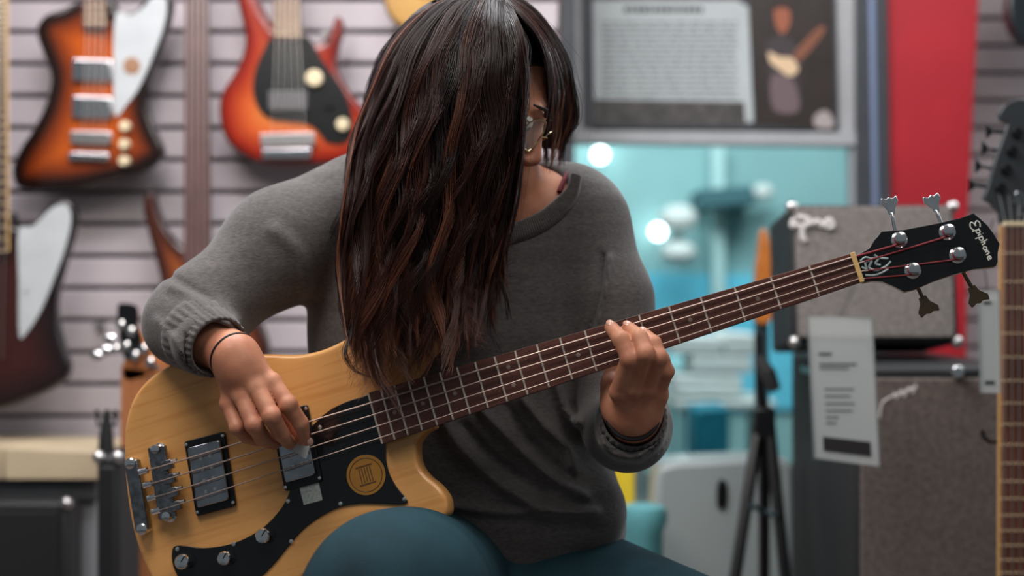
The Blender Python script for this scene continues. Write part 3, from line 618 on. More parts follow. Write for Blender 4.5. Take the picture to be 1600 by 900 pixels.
cab('small_speaker', 150, 186, 712, zf(2.7), 2.7, 2.86, 'narrow black speaker column beside the upright wooden guitar neck', (.006, .006, .02, .02), M_['black_matte'])
b = MB(); c0 = P(166, 712, 2.78); b.tube([c0, c0+np.array([0, 0, .04]), c0+np.array([.002, 0, .09])], [.016, .014, .005], 10); b.tube([c0+np.array([-.018, 0, .09]), c0+np.array([-.016, 0, .06]), c0+np.array([.018, 0, .06]), c0+np.array([.018, 0, .09])], .004, 8); tag(b.obj('stand_yoke', M_['black_matte']), 'small dark stand yoke on top of the narrow black speaker', 'stand')
# ------------------------------------------------------------------ the cream bass
Nn = P(1336, 419, 1.652); Br = P(262, 752, 1.760)
BF = Frame(Br, Nn-Br, (0, .12, 1))
SL = np.linalg.norm(Nn-Br)
tb_ = empty('electric_bass', BF.M, 'cream four-string bass with black pickguard played by the seated woman', 'bass guitar')
HB = -.018
mk('fret_near', srgb(226, 214, 200), .35, .55); mk('string_near', srgb(176, 156, 148), .42, .7); mk('black_chrome', (.30, .30, .32), .22, 1, var=.5, vscale=120, bump=.4, bscale=150); mk('cover_chrome', (.42, .43, .47), .14, 1, var=.35, vscale=45, bump=.25, bscale=40)
def bw(name, col, col2):
    m = mat(name, col, .28, coat=.5, spec=.4); nt = m.node_tree; N = nt.nodes; L = nt.links; b = N['Principled BSDF']
    tc = N.new('ShaderNodeTexCoord'); mp = N.new('ShaderNodeMapping'); mp.inputs['Scale'].default_value = (3, 55, 55); mp.inputs['Rotation'].default_value = (0, 0, -.02)
    L.new(tc.outputs['Object'], mp.inputs[0]); n = N.new('ShaderNodeTexNoise'); n.inputs['Scale'].default_value = 2.2; n.inputs['Detail'].default_value = 5; L.new(mp.outputs[0], n.inputs[0])
    r = N.new('ShaderNodeValToRGB'); r.color_ramp.elements[0].position = .32; r.color_ramp.elements[1].position = .5
    r.color_ramp.elements[0].color = (*col2, 1); r.color_ramp.elements[1].color = (*col, 1); L.new(n.outputs[0], r.inputs[0]); L.new(r.outputs[0], b.inputs['Base Color']); return m
cream = bw('natural korina lacquer', srgb(230, 168, 100), srgb(218, 152, 86))
ol = spline([(193, 690), (197, 652), (211, 616), (236, 588), (272, 567), (310, 560), (360, 556), (413, 553), (463, 554), (497, 548), (527, 536), (560, 516), (600, 494), (650, 474), (700, 466), (728, 468), (738, 480), (732, 498), (705, 522), (670, 555), (645, 590), (640, 620), (655, 650), (676, 666), (662, 676), (651, 690), (649, 706), (653, 727), (665, 744), (682, 758), (694, 773), (699, 788), (696, 806), (670, 818), (630, 822), (590, 824), (550, 838), (505, 870), (460, 915), (410, 950), (350, 968), (290, 960), (250, 930), (224, 880), (205, 820), (195, 750)], 5, True)
carved('body', BF.pl(ol, HB), HB-.036, HB, cream, tb_, r=.006, step=.012)
gl = spline([(270, 862), (275, 853), (292, 853), (319, 856), (353, 852), (382, 842), (411, 825), (434, 802), (450, 777), (462, 740), (472, 700), (481, 676), (493, 661), (513, 643), (533, 632), (560, 622), (605, 612), (622, 640), (606, 680), (603, 710), (608, 737), (620, 760), (637, 782), (628, 788), (593, 787), (562, 787), (530, 793), (497, 810), (468, 834), (430, 880), (400, 908), (365, 925), (320, 928), (288, 912), (272, 885)], 4, True)
gp = slab('pickguard', BF.pl(gl, HB), HB, HB+.0026, mat('gloss black pickguard', srgb(14, 15, 17), .18, coat=.3), tb_, bevel=.0007)
gs = mat('screw steel', (.8, .78, .74), .25, 1)
for x, y in ((277, 858), (365, 850), (450, 783), (532, 787), (455, 846), (632, 780), (598, 690), (330, 920), (500, 668)):
    q = BF.px(x, y, HB+.0024); b = MB(); b.lathe(q, (0, 0, 1), [(.0028, 0), (.0026, .0006), (.0012, .0011)], 10); b.obj('screw', gs, tb_)
for x, y, rr in ((290, 877, .0092), (355, 872, .0086), (415, 837, .0092)):
    q = BF.px(x, y, HB+.0026); b = MB(); n = 24; prof = [(1, 0), (1, .012), (.85, .014), (.3, .0145)]; V = []; F_ = []
    for i, (s_, z) in enumerate(prof):
        for k in range(n):
            th = 2*math.pi*k/n; rk = rr*s_*(1+.06*(k % 2)); V.append((q[0]+rk*math.cos(th), q[1]+rk*math.sin(th), q[2]+z))
    for i in range(3):
        for k in range(n): F_.append((i*n+k, i*n+(k+1) % n, (i+1)*n+(k+1) % n, (i+1)*n+k))
    F_.append(tuple(3*n+k for k in range(n))); b.add(V, F_); kn = b.obj('control_knob', M_['chrome'], tb_)
    c = MB(); c.box((q[0]+.003, q[1]+.003, q[2]+.0148), (.008, .0012, .0006), [(.7, .7, 0), (-.7, .7, 0), (0, 0, 1)]); c.obj('pointer_line', M_['black_matte'], kn)
q = BF.px(572, 742, HB+.0026); b = MB(); b.lathe(q, (0, 0, 1), [(.0245, 0), (.0245, .0006), (.0215, .0008)], 40); st = b.obj('gold_sticker', mat('gold sticker', srgb(176, 124, 56), .45, .3, var=.12, vscale=60), tb_)
st['label'] = 'round gold sticker on the pickguard'
b = MB(); b.tube([(q[0]+.0205*math.cos(t), q[1]+.0205*math.sin(t), q[2]+.0009) for t in np.linspace(0, 2*math.pi, 40)[:-1]], .0005, 4, True); gd = mat('sticker print', srgb(92, 60, 28), .6)
b.obj('printed_ring', gd, st)
for i in range(-2, 3):   # column motif
    b = MB(); x = q[0]+i*.0035; b.box((x, q[1], q[2]+.0009), (.0013, .018, .0004)); b.obj('printed_mark', gd, st, smooth=False)
for dy in (-.011, .011):
    b = MB(); b.box((q[0], q[1]+dy, q[2]+.0009), (.021, .0018, .0004)); b.obj('printed_mark', gd, st, smooth=False)
cp = BF.pl([(469, 762), (499, 753), (505, 781), (476, 789)], HB); o = slab('paper_sticker', cp, HB+.0026, HB+.0031, mat('paper sticker', srgb(190, 196, 190), .6, var=.35, vscale=350), tb_); o['label'] = 'small pale square sticker on the pickguard'
# pickups
def pickup(c4, name='pickup'):
    c = BF.pl(c4, HB); m = c.mean(0); big = m+(c-m)*1.0; small = m+(c-m)*np.array([.8]*2)
    def rr(pts, r=.004):
        out = []
        for i in range(4):
            p, a, d = pts[i], pts[i-1], pts[(i+1) % 4]; u = (a-p)/np.linalg.norm(a-p); v = (d-p)/np.linalg.norm(d-p)
            for t in (0, .25, .5, .75, 1): 
                A = p+u*r; D = p+v*r; out.append((1-t)**2*A+2*t*(1-t)*p+t*t*D)
        return out
    e = empty(name, parent=tb_)
    ring = slab('mounting_ring', rr(big), HB, HB+.006, M_['black_plastic'], e, bevel=.0012)
    cv = slab('cover', rr(small), HB+.006, HB+.0125, M_['cover_chrome'], e, bevel=.0016)
    for i in range(4):
        p = m+(c[i]-m)*.9; b = MB(); b.lathe((p[0], p[1], HB+.006), (0, 0, 1), [(.0022, 0), (.002, .0012), (.0008, .0016)], 10); b.obj('screw', gs, e)
    for k in (-.55, -.18, .18, .55):
        up = (c[0]+c[1])/2; dn = (c[2]+c[3])/2; p = m+(up-dn)/2*k*.8
        b = MB(); b.cyl((p[0]-.006, p[1], HB+.0122), (p[0]-.006, p[1], HB+.0130), .0022, 10); b.obj('pole_piece', M_['dull_chrome'], e)
        b = MB(); b.cyl((p[0]+.006, p[1], HB+.0122), (p[0]+.006, p[1], HB+.0130), .0022, 10); b.obj('pole_piece', M_['dull_chrome'], e)
    return e, c, m
pk, c, m = pickup([(290, 690), (353, 674), (371, 790), (309, 807)])
plm = mat('clear thumb rest plastic', srgb(150, 160, 164), .15, alpha=.55, spec=.7)
pickup([(424, 648), (482, 632), (506, 752), (447, 768)])
# bridge and tailpiece
def bar(c4, h0, h1, name): return slab(name, BF.pl(c4, HB), HB+h0, HB+h1, M_['black_chrome'], None, bevel=.002)
def at_(o, p): o.parent = p; return o
br = empty('bridge', parent=tb_); at_(bar([(237, 700), (264, 695), (281, 806), (255, 813)], .006, .014, 'bridge_frame'), br)
tl = empty('tailpiece', parent=tb_); at_(bar([(202, 722), (222, 717), (240, 826), (220, 832)], .004, .016, 'tailpiece_bar'), tl)
for x, y in ((251, 702), (268, 806)):
    q = BF.px(x, y, HB); b = MB(); b.lathe(q, (0, 0, 1), [(.008, 0), (.008, .003), (.0055, .004), (.0055, .018), (.003, .019)], 18); b.obj('thumbwheel_post', M_['chrome'], br)
for x, y in ((212, 724), (230, 826)):
    q = BF.px(x, y, HB); b = MB(); b.lathe(q, (0, 0, 1), [(.007, 0), (.007, .017), (.004, .019)], 18); b.obj('stud', M_['chrome'], tl)
SC = []
for k in range(4):
    u = k/3
    t0 = (222+20*u, 737+62*u); sd = (258+13*u, 727+64*u); nu = (1329+12*u, 403+33*u)
    a = BF.px(*t0, .0); s_ = BF.px(*sd, .009); n_ = BF.px(*nu, .0022); a[2] = -.001; SC.append((a, s_, n_))
    b = MB(); b.box((s_[0], s_[1], .003), (.016, .0115, .010)); b.obj('saddle', M_['black_chrome'], br, bevel=.001)
    b = MB(); b.cyl((s_[0]+.008, s_[1]+.003, .004), (s_[0]+.014, s_[1]+.003, .004), .0022, 8); b.obj('screw', gs, br)
    b = MB(); b.cyl((a[0]-.004, a[1], -.001), (a[0]+.007, a[1], -.001), .0042, 12); b.obj('string_ball_end', M_['chrome'], tl)
# neck
fbU = BF.px(1327, 397); fbL = BF.px(1345, 441); e0 = BF.px(556, 619); e1 = BF.px(604, 692)
def edge(u, top): 
    (a, b_) = (e0, fbU) if top else (e1, fbL); t = (u-a[0])/(b_[0]-a[0]); return a[1]+(b_[1]-a[1])*t
nutu = SL; endu = (e0[0]+e1[0])/2+.004
b = MB(); n = 14; V = []; us = np.linspace(endu, nutu+.004, 24)
for u in us:
    yt, yb = edge(u, True), edge(u, False); cy_ = (yt+yb)/2; hw = (yt-yb)/2
    for k in range(n): th = math.pi*k/(n-1); V.append((u, cy_+hw*math.cos(th), -.005-.017*max(0.0, math.sin(th))**.8))
F_ = [(i*n+k, i*n+k+1, (i+1)*n+k+1, (i+1)*n+k) for i in range(len(us)-1) for k in range(n-1)]+[((i+1)*n, i*n, i*n+n-1, (i+1)*n+n-1)[::-1] for i in range(len(us)-1)]+[tuple(range(n)), tuple((len(us)-1)*n+k for k in range(n))[::-1]]
b.add(V, F_); b.obj('neck', bw('neck wood', srgb(150, 92, 60), srgb(110, 62, 42)), tb_)
slab('fingerboard', [(endu, edge(endu, True)), (nutu, edge(nutu, True)), (nutu, edge(nutu, False)), (endu, edge(endu, False))][::-1], -.005, 0, mat('rosewood board', srgb(92, 54, 46), .4, var=.45, vscale=6, stretch=(3, 40, 40), bump=.1, bscale=10, detail=6), tb_, bevel=.0006)
for k in range(1, 21):
    u = SL-SL*(1-2**(-k/12)); yt, yb = edge(u, True), edge(u, False)
    b = MB(); b.tube([(u, yt-.0006, .0002), (u, (yt+yb)/2, .0006), (u, yb+.0006, .0002)], .0013, 6); b.obj('fret', M_['fret_near'], tb_)
    if k in (3, 5, 7, 9, 12, 15, 17, 19):
        up = SL-SL*(1-2**(-(k-1)/12)); um = (u+up)/2; ym = (edge(um, True)+edge(um, False))/2
        for dy in ((-.011, .011) if k == 12 else (0,)):
            b = MB(); b.cyl((um, ym+dy, -.0005), (um, ym+dy, .0002), .0026, 14); b.obj('position_dot', mat('pearl', srgb(140, 124, 116), .3) if 'pearl' not in bpy.data.materials else bpy.data.materials['pearl'], tb_)
b = MB(); b.box((nutu+.0025, (edge(nutu, True)+edge(nutu, False))/2, -.001), (.0055, edge(nutu, True)-edge(nutu, False)+.001, .009)); b.obj('nut', mat('aged bone', srgb(214, 176, 116), .4), tb_, bevel=.0006)
# headstock
HH = -.004; HF = HH
hl = spline([(1337, 400), (1358, 388), (1366, 375), (1377, 362), (1413, 359), (1465, 349), (1500, 341), (1521, 333), (1532, 342), (1543, 352), (1553, 366), (1562, 381), (1559, 395), (1559, 409), (1556, 416), (1520, 421), (1486, 430), (1457, 440), (1430, 452), (1413, 456), (1396, 447), (1379, 440), (1361, 439), (1347, 442)], 1, True)
ax_h = BF.px(1440, 400, HH)
wood = slab('headstock', BF.pl(hl, HH), HH-.014, HH-.0012, bw('headstock wood', srgb(186, 138, 88), srgb(140, 92, 56)), tb_, bevel=.0015)
slab('headstock_face', BF.pl(hl, HH), HH-.0012, HH, mat('black headstock gloss', srgb(13, 13, 15), .22, coat=.3), tb_, bevel=.0004)
posts = [(1405, 375), (1480, 363), (1496, 399), (1426, 423)]; order = [0, 1, 2, 3]
redm = mat('red silk wrap', srgb(128, 34, 44), .6); hp = []
for (x, y), (kx, ky) in zip(posts, [(1393, 332), (1462, 328), (1520, 452), (1443, 468)]):
    q = BF.px(x, y, HH+.0); hp.append(q)
    b = MB(); b.lathe((q[0], q[1], HH), (0, 0, 1), [(.0095, 0), (.0095, .0015), (.0075, .003), (.0052, .0035), (.0046, .014), (.0066, .015), (.0066, .0185), (.004, .0195)], 20); p_ = b.obj('tuning_post', M_['chrome'], tb_)
    b = MB(); b.tube([(q[0]+.0058*math.cos(t), q[1]+.0058*math.sin(t), HH+.0045+.0075*t/12) for t in np.linspace(0, 12, 40)], .0011, 5); b.obj('string_winding', redm, p_)
    b = MB(); b.box((q[0], q[1], HH-.018), (.018, .02, .008)); b.obj('tuner_housing', M_['dull_chrome'], tb_, bevel=.002)
    kq = BF.px(kx, ky, HH-.02); b = MB(); b.tube([(q[0], q[1], HH-.02), kq], .0026, 8)
    d = (kq-np.array([q[0], q[1], HH-.02])); d /= np.linalg.norm(d); s_ = np.array([-d[1], d[0], 0])
    pts_ = [(-.004, -.0045), (.004, -.006), (.012, -.0125), (.019, -.011), (.0165, -.004), (.0185, 0), (.0165, .004), (.019, .011), (.012, .0125), (.004, .006), (-.004, .0045)]
    if ky < 400: pts_ = [(a_, c_*.8) for a_, c_ in pts_]
    nP = len(pts_); V = [kq+d*a_+s_*c_+np.array([0, 0, z_]) for z_ in (-.002, .002) for a_, c_ in pts_]
    b.add(V, [tuple(range(nP-1, -1, -1)), tuple(range(nP, 2*nP))]+[(i_, (i_+1) % nP, nP+(i_+1) % nP, nP+i_) for i_ in range(nP)])
    b.obj('tuning_key', mat('aged bronze key', srgb(110, 92, 76), .3, 1) if ky > 400 else M_['chrome'], tb_, bevel=.0008)
# strings
ref = [0, 1, 2, 3]
for k in range(4):
    a, s_, n_ = SC[k]; rad = [.0011, .00095, .0008, .0007][k]
    post = hp[[0, 1, 2, 3][k]]; pe = np.array([post[0], post[1]+(-.0055 if k > 1 else -.0055), HH+.006]); mid = n_+(pe-n_)*.12
    b = MB(); b.tube([a, (s_[0]-.004, s_[1], .0085), s_, (s_[0]+.01, s_[1]+(n_[1]-s_[1])*.012, .0088), n_+np.array([0.001, 0, 0]), mid], rad, 8); b.obj('string', M_['string_near'], tb_)
    b = MB(); b.tube([mid, pe], rad*1.15, 8); b.obj('string_silk', redm, tb_)
# truss cover ornament and logo
pale = mat('pearl inlay', srgb(176, 196, 196), .35)
def ink(name, lines, r, m, par=tb_, h=HH+.0004):
    b = MB()
    for ln in lines: b.tube([BF.px(x, y, h) for x, y in spline(ln, 5)], r, 5)
    return b.obj(name, m, par)
orn = ink('ornament', [[(1344, 408), (1352, 402), (1362, 404), (1374, 403), (1388, 404)], [(1346, 417), (1354, 420), (1352, 410), (1362, 408), (1358, 418), (1370, 422), (1384, 416), (1392, 408)], [(1352, 430), (1366, 430), (1378, 426), (1388, 420)], [(1366, 398), (1372, 404), (1368, 412), (1376, 414)]], .0014, pale)
E = [[(1528, 349), (1520, 346), (1516, 352), (1521, 357), (1527, 357), (1522, 360), (1522, 366), (1529, 367), (1533, 362)],
     [(1529, 372), (1520, 374)], [(1535, 371), (1529, 370), (1527, 375), (1531, 378), (1536, 375), (1535, 370)],
     [(1529, 381), (1537, 379)], [(1541, 376), (1541, 377)],
     [(1530, 386), (1538, 384), (1534, 388), (1537, 391), (1540, 388), (1538, 385)],
     [(1525, 394), (1543, 389)], [(1534, 394), (1535, 397), (1542, 396)],
     [(1536, 400), (1535, 403), (1540, 405), (1544, 402), (1541, 399), (1536, 400)]]
logo_pts = []
def lg_pt(s, v):  # s along the word (0..1), v across in px
    a = np.array([1521., 346.]); d = np.array([27., 62.]); L = np.linalg.norm(d); d2 = d/L; nrm = np.array([d2[1], -d2[0]])
    return tuple(a+d2*s*L+nrm*v)
W = {'E': [[(.9, 6), (.45, 8), (.1, 5), (.35, 1), (.6, .5), (.2, -1), (.0, -5), (.5, -8), (1, -5)]],
     'p': [[(0, 2), (.15, 3), (.05, -8)], [(.12, 1), (.5, 3.5), (.85, 1), (.6, -2.5), (.1, -2)]],
     'i': [[(.3, 3), (.4, -2.5)], [(.35, 6), (.4, 6.5)]],
     'h': [[(.1, 9), (.2, -2.5)], [(.2, 1), (.55, 3), (.7, -2.5)]],
     'o': [[(.5, 3), (.1, 0), (.5, -3), (.9, 0), (.5, 3)]],
     'n': [[(.1, 3), (.2, -2.5)], [(.2, 1.5), (.6, 3), (.75, -2.5)]],
     'e': [[(.15, 0), (.8, .6), (.5, 3), (.15, .5), (.4, -2.5), (.9, -2)]]}
wd = dict(E=.2, p=.12, i=.06, h=.12, o=.12, n=.12, e=.12); s0 = 0; lines = []
for ch in 'Epiphone':
    for st_ in W[ch]: lines.append([lg_pt(s0+a*wd[ch], v*1.0) for a, v in st_])
    s0 += wd[ch]
ink('script_logo', lines, .0008, mat('silver logo', srgb(216, 216, 210), .4))
b = MB(); q = BF.px(737, 478, HB-.018); d = np.array([.8, .6, 0]); b.lathe(q-d*.006, d, [(.004, 0), (.0035, .01), (.007, .013), (.007, .017), (.004, .018)], 16); b.obj('strap_button', M_['chrome'], tb_)
# ------------------------------------------------------------------ the woman
per = empty('person', Matrix.Translation((float(P(740, 0, 1.95)[0]), 1.95, .5)), 'seated woman in a grey sweater with long wavy dark hair playing the cream bass', 'person')
PO = np.array([P(740, 0, 1.95)[0], 1.95, .5])
def par(o): o.location = -Vector(PO.tolist()); return o
def prims(L): return [(P(*a[:3]).astype(np.float32), P(*b[:3]).astype(np.float32), ra, rb) for a, ra, b, rb in L]
def field(pr, k):
    def f(p):
        d = None
        for a, b, ra, rb in pr:
            e = seg(p, a, b, ra, rb); d = e if d is None else smin(d, e, k)
        return d
    return f
# torso rows, arms
TOR = [((585, 352, 1.925), .072, (900, 357, 1.925), .070), ((600, 330, 1.93), .075, (880, 335, 1.93), .070), ((590, 440, 1.925), .092, (880, 440, 1.925), .090),
       ((592, 530, 1.92), .096, (835, 530, 1.92), .096), ((600, 640, 1.92), .098, (812, 640, 1.92), .098), ((605, 740, 1.93), .104, (832, 740, 1.93), .104), ((610, 830, 1.94), .115, (850, 820, 1.94), .112)]
AR = [((560, 322, 1.925), .071, (440, 385, 1.875), .072), ((440, 385, 1.875), .072, (322, 482, 1.81), .052), ((322, 482, 1.81), .054, (292, 506, 1.80), .047), ((292, 506, 1.80), .050, (322, 536, 1.725), .041)]
AL = [((905, 357, 1.925), .066, (945, 470, 1.885), .059), ((945, 470, 1.885), .059, (972, 640, 1.83), .048), ((972, 640, 1.83), .048, (980, 668, 1.80), .050), ((980, 668, 1.79), .050, (986, 662, 1.735), .045)]
HEM = [((790, 775, 1.90), .085, (915, 800, 1.865), .052)]
t_ = prims(TOR+HEM); ar_ = prims(AR); al_ = prims(AL)
folds = [([(690, 655), (720, 700), (780, 755), (850, 795), (930, 800)], 9, .011), ([(752, 640), (800, 690), (860, 745), (915, 775)], 7, .010), ([(818, 625), (850, 665), (885, 700), (893, 730)], 8, .010),
         ([(870, 600), (882, 640), (900, 660)], 8, .008), ([(952, 400), (946, 450), (930, 520)], 5, .007), ([(560, 300), (600, 380), (590, 470)], 16, .006), ([(300, 470), (340, 480), (376, 505)], 9, .002),
         ([(268, 446), (300, 460), (330, 482), (356, 506)], 7, .0035), ([(245, 500), (270, 530), (290, 560)], 6, .004), ([(430, 360), (470, 400), (480, 450)], 12, .005), ([(700, 790), (780, 800), (860, 800)], 7, .006), ([(1020, 640), (1030, 680), (1000, 712)], 6, .005), ([(940, 690), (960, 712), (1000, 716)], 5, .004)]
valleys = [([(262, 430), (292, 448), (322, 466), (350, 492)], 6, .004), ([(942, 400), (936, 460), (920, 520)], 5, .006), ([(725, 665), (770, 715), (850, 768)], 9, .007), ([(790, 635), (830, 690), (880, 740)], 8, .006)]
def fold_disp(p, yfront=1.99):
    X, Y, Z = p[..., 0], p[..., 1], p[..., 2]; px = 800+X/Y*FP; py = 450-(Z-CAMZ)/Y*FP; d = np.zeros(X.shape, np.float32)
    for lst, sg in ((folds, 1), (valleys, -1)):
        for pl, w_, am in lst:
            pl = spline(pl, 4); m = np.full(X.shape, 1e3, np.float32)
            lo, hi = pl.min(0)-3*w_, pl.max(0)+3*w_
            sel = (px > lo[0]) & (px < hi[0]) & (py > lo[1]) & (py < hi[1]) & (Y < yfront)
            if not sel.any(): continue
            q = np.stack([px[sel], py[sel]], -1); mm = np.full(len(q), 1e3, np.float32)
            for i in range(len(pl)-1):
                a, b2 = pl[i], pl[i+1]; ab = b2-a; t = np.clip(((q-a)@ab)/(ab@ab+1e-9), 0, 1); mm = np.minimum(mm, np.hypot(*(q-a-t[:, None]*ab).T))
            d[sel] += 1.4*sg*am*np.exp(-(mm/w_)**2)
    return d
neckhole = prims([((790, 150, 1.80), .085, (822, 268, 1.835), .066)])
cutR = prims([((326, 540, 1.716), .030, (372, 588, 1.60), .055)]); cutL = prims([((987, 660, 1.728), .036, (992, 640, 1.62), .05)])
SL_ = P(*AR[-1][2])-P(*AR[-1][0]); SL_ /= np.linalg.norm(SL_); eR = P(322, 536, 1.725)+SL_*.02
def sweater_f(p):
    d = field(t_, .035)(p); d = smin(d, field(ar_, .03)(p), .022); d = smin(d, field(al_, .03)(p), .018)
    d = d-fold_disp(p)
    d = np.maximum(d, -field(neckhole, .01)(p)); 
    d = np.maximum(d, -field(cutR, .01)(p)); d = np.maximum(d, -field(cutL, .01)(p))
    d = np.maximum(d, (p-eR.astype(np.float32))@SL_.astype(np.float32)*1.0) if False else d
    return d
def blocks(f, lo, hi, s, nb):
    V, F = surfnet(f, lo, hi, s); return V, F
lo = [P(215, 0, 1.7)[0]-.03, 1.66, P(0, 905, 1.9)[2]-.1]; hi = [P(1060, 0, 1.7)[0]+.05, 2.08, P(0, 225, 1.9)[2]+.02]
knit = mat('grey heather knit', srgb(102, 97, 96), .9, var=.32, vscale=230, detail=8, bump=.35, bscale=420, stretch=(.6, 1, 1.6), spec=.2)
nt = knit.node_tree; N = nt.nodes; L = nt.links; bs = N['Principled BSDF']; bs.inputs['Sheen Weight'].default_value = .35; bs.inputs['Sheen Roughness'].default_value = .4
tc = N.new('ShaderNodeTexCoord'); n1 = N.new('ShaderNodeTexNoise'); n1.inputs['Scale'].default_value = 14; n1.inputs['Detail'].default_value = 3; mp = N.new('ShaderNodeMapping'); mp.inputs['Scale'].default_value = (.5, 1, 5); L.new(tc.outputs['Object'], mp.inputs[0]); L.new(mp.outputs[0], n1.inputs[0])
cr = [n for n in N if n.type == 'VALTORGB'][0]; mx = N.new('ShaderNodeMixRGB'); mx.blend_type = 'MULTIPLY'; mx.inputs[0].default_value = .45
r2 = N.new('ShaderNodeValToRGB'); r2.color_ramp.elements[0].position = .35; r2.color_ramp.elements[0].color = (.6, .6, .6, 1); r2.color_ramp.elements[1].position = .65; L.new(n1.outputs[0], r2.inputs[0]); L.new(cr.outputs[0], mx.inputs[1]); L.new(r2.outputs[0], mx.inputs[2]); L.new(mx.outputs[0], bs.inputs['Base Color'])
sw = par(bigmesh('sweater', [surfnet(sweater_f, lo, hi, .0042)], knit, per))
sm = sw.modifiers.new('smooth', 'SMOOTH'); sm.factor = .5; sm.iterations = 2
def march(f, px, py, y0=1.5, y1=2.15, n=160):
    ys = np.linspace(y0, y1, n); p = np.stack([P(px, py, y) for y in ys]).astype(np.float32); d = f(p); i = np.argmax(d < 0)
    if d[i] >= 0: return None
    t = d[i-1]/(d[i-1]-d[i]) if i else 0; return P(px, py, ys[i-1]+(ys[i]-ys[i-1])*t)
# ribbed collar laid on the sweater rim
ribm = knit
def collar():
    inner = spline([(893, 274), (886, 294), (866, 313), (838, 334), (800, 350), (760, 356)], 24); outer = spline([(908, 278), (902, 308), (884, 334), (850, 360), (806, 378), (762, 386)], 24)
    V = []; F = []; n = len(inner); m = 7; sub = 2
    A = np.array([inner[min(int(i/sub), n-1)]*(1-(i % sub)/sub)+inner[min(int(i/sub)+1, n-1)]*((i % sub)/sub) for i in range((n-1)*sub+1)])
    B_ = np.array([outer[min(int(i/sub), n-1)]*(1-(i % sub)/sub)+outer[min(int(i/sub)+1, n-1)]*((i % sub)/sub) for i in range((n-1)*sub+1)])
    last = {}
    for i, (a, b2) in enumerate(zip(A, B_)):
        for j in range(m):
            v = j/(m-1); q = a*(1-v)+b2*v; h = march(lambda p: field(t_, .035)(p)-0, q[0], q[1]);
            if h is None: h = last.get(j, P(q[0], q[1], 1.9))
            last[j] = h
            off = .0035+.0022*math.cos(i*math.pi/2.0)*(1 if 0 < j < m-1 else .3) - (.006 if j in (0,) else 0)-(.004 if j == m-1 else 0)
            dv = h-np.array([0, 0, CAMZ]); dv /= np.linalg.norm(dv); V.append(h-dv*(off+.001)+np.array([0, 0, off*.5]))
    K = len(A)
    F = [(i*m+j, i*m+j+1, (i+1)*m+j+1, (i+1)*m+j) for i in range(K-1) for j in range(m-1)]
    o = mobj('ribbed_collar', V, F, ribm, per); so = o.modifiers.new('thick', 'SOLIDIFY'); so.thickness = .004; so.offset = 0; par(o)
collar()
def cuff(a, b2, ra, rb, name='ribbed_cuff', n=150, th=.0035):
    a = np.array(a); b2 = np.array(b2); ax = b2-a; L = np.linalg.norm(ax); ax /= L; t = np.cross(ax, [0, 0, 1.]); t /= np.linalg.norm(t); g = np.cross(ax, t); V = []; F = []
    rows = [(-.1, ra-.001), (0, ra), (.15, ra+.0005), (.4, ra*.6+rb*.4), (.7, ra*.3+rb*.7), (.95, rb), (1, rb-.0012), (1, rb-.004), (.9, rb-.005), (.3, rb-.005)]
    for i, (s_, r) in enumerate(rows):
        for k in range(n):
            th_ = 2*math.pi*k/n; rr = r+(.0008*math.cos(k*2*math.pi/5) if 0 < i < 7 else 0); V.append(a+ax*L*s_+(t*math.cos(th_)+g*math.sin(th_))*rr)
    for i in range(len(rows)-1):
        for k in range(n): F.append((i*n+k, i*n+(k+1) % n, (i+1)*n+(k+1) % n, (i+1)*n+k))
    par(mobj(name, V, F, knit, per))
cuff(P(308, 522, 1.752), P(342, 543, 1.708), .0462, .0385)
cuff(P(983, 668, 1.775), P(990, 650, 1.715), .0495, .0410)

# body
skin = mat('warm skin', srgb(202, 142, 112), .48, var=.16, vscale=30, sss=.12, bump=.12, bscale=260, spec=.4, col2=srgb(176, 112, 88))
def q3(*a): return P(*a).astype(np.float32)
def chain(pts): return [(q3(*p0[:3]), q3(*p1[:3]), p0[3], p1[3]) for p0, p1 in zip(pts[:-1], pts[1:])]
# picking hand
WR = (366, 556, 1.700, .026)
R_parts = dict(arm=chain([(292, 506, 1.80, .040), (330, 532, 1.745, .033), WR, (376, 575, 1.697, .027)]),
   palm=[(q3(372, 566, 1.70), q3(*m_), .020, .0112) for m_ in ((423, 597, 1.694), (401, 603, 1.686), (379, 616, 1.688), (360, 628, 1.698))]+[(q3(392, 592, 1.705), q3(400, 625, 1.71), .020, .014)])
fR = [[(425, 598, 1.692, .0108), (450, 632, 1.681, .0108), (470, 662, 1.690, .0094), (479, 687, 1.704, .0078)],
      [(401, 605, 1.683, .0108), (424, 650, 1.666, .0108), (440, 678, 1.688, .0094), (452, 692, 1.708, .0080)],
      [(378, 619, 1.685, .0104), (397, 664, 1.667, .0104), (410, 684, 1.690, .0098), (428, 692, 1.712, .0085)],
      [(357, 632, 1.695, .0096), (371, 668, 1.680, .0090), (386, 682, 1.700, .0086), (402, 688, 1.716, .0075)]]
thR = [(388, 575, 1.715, .016), (425, 615, 1.722, .0135), (452, 655, 1.722, .0115), (470, 684, 1.716, .0088)]
def hand_f(parts, fingers, thumb, kf=.0035):
    chs = [chain(c) for c in fingers]+[chain(thumb)]
    def f(p):
        d = field(parts['arm'], .012)(p); d = smin(d, field(parts['palm'], .010)(p), .016)
        fg = None
        for c in chs:
            e = field(c, .003)(p); fg = e if fg is None else smin(fg, e, .0012)
        d = smin(d, fg, .008)
        for c in fingers:   # knuckle pads
            for j in (0, 1): d = smin(d, seg(p, q3(*c[j][:3]), q3(*c[j][:3])+np.array([0, -.0015, 0], np.float32), c[j][3]-.0006, c[j][3]-.0006), .003)
        return d
    return f
HR = surfnet(hand_f(R_parts, fR, thR), P(285, 500, 1.8)-np.array([.05, 0, 0])*1+np.array([-.02, -.17, -.22]), P(490, 480, 1.8)+np.array([.01, .05, .03]), .0017)
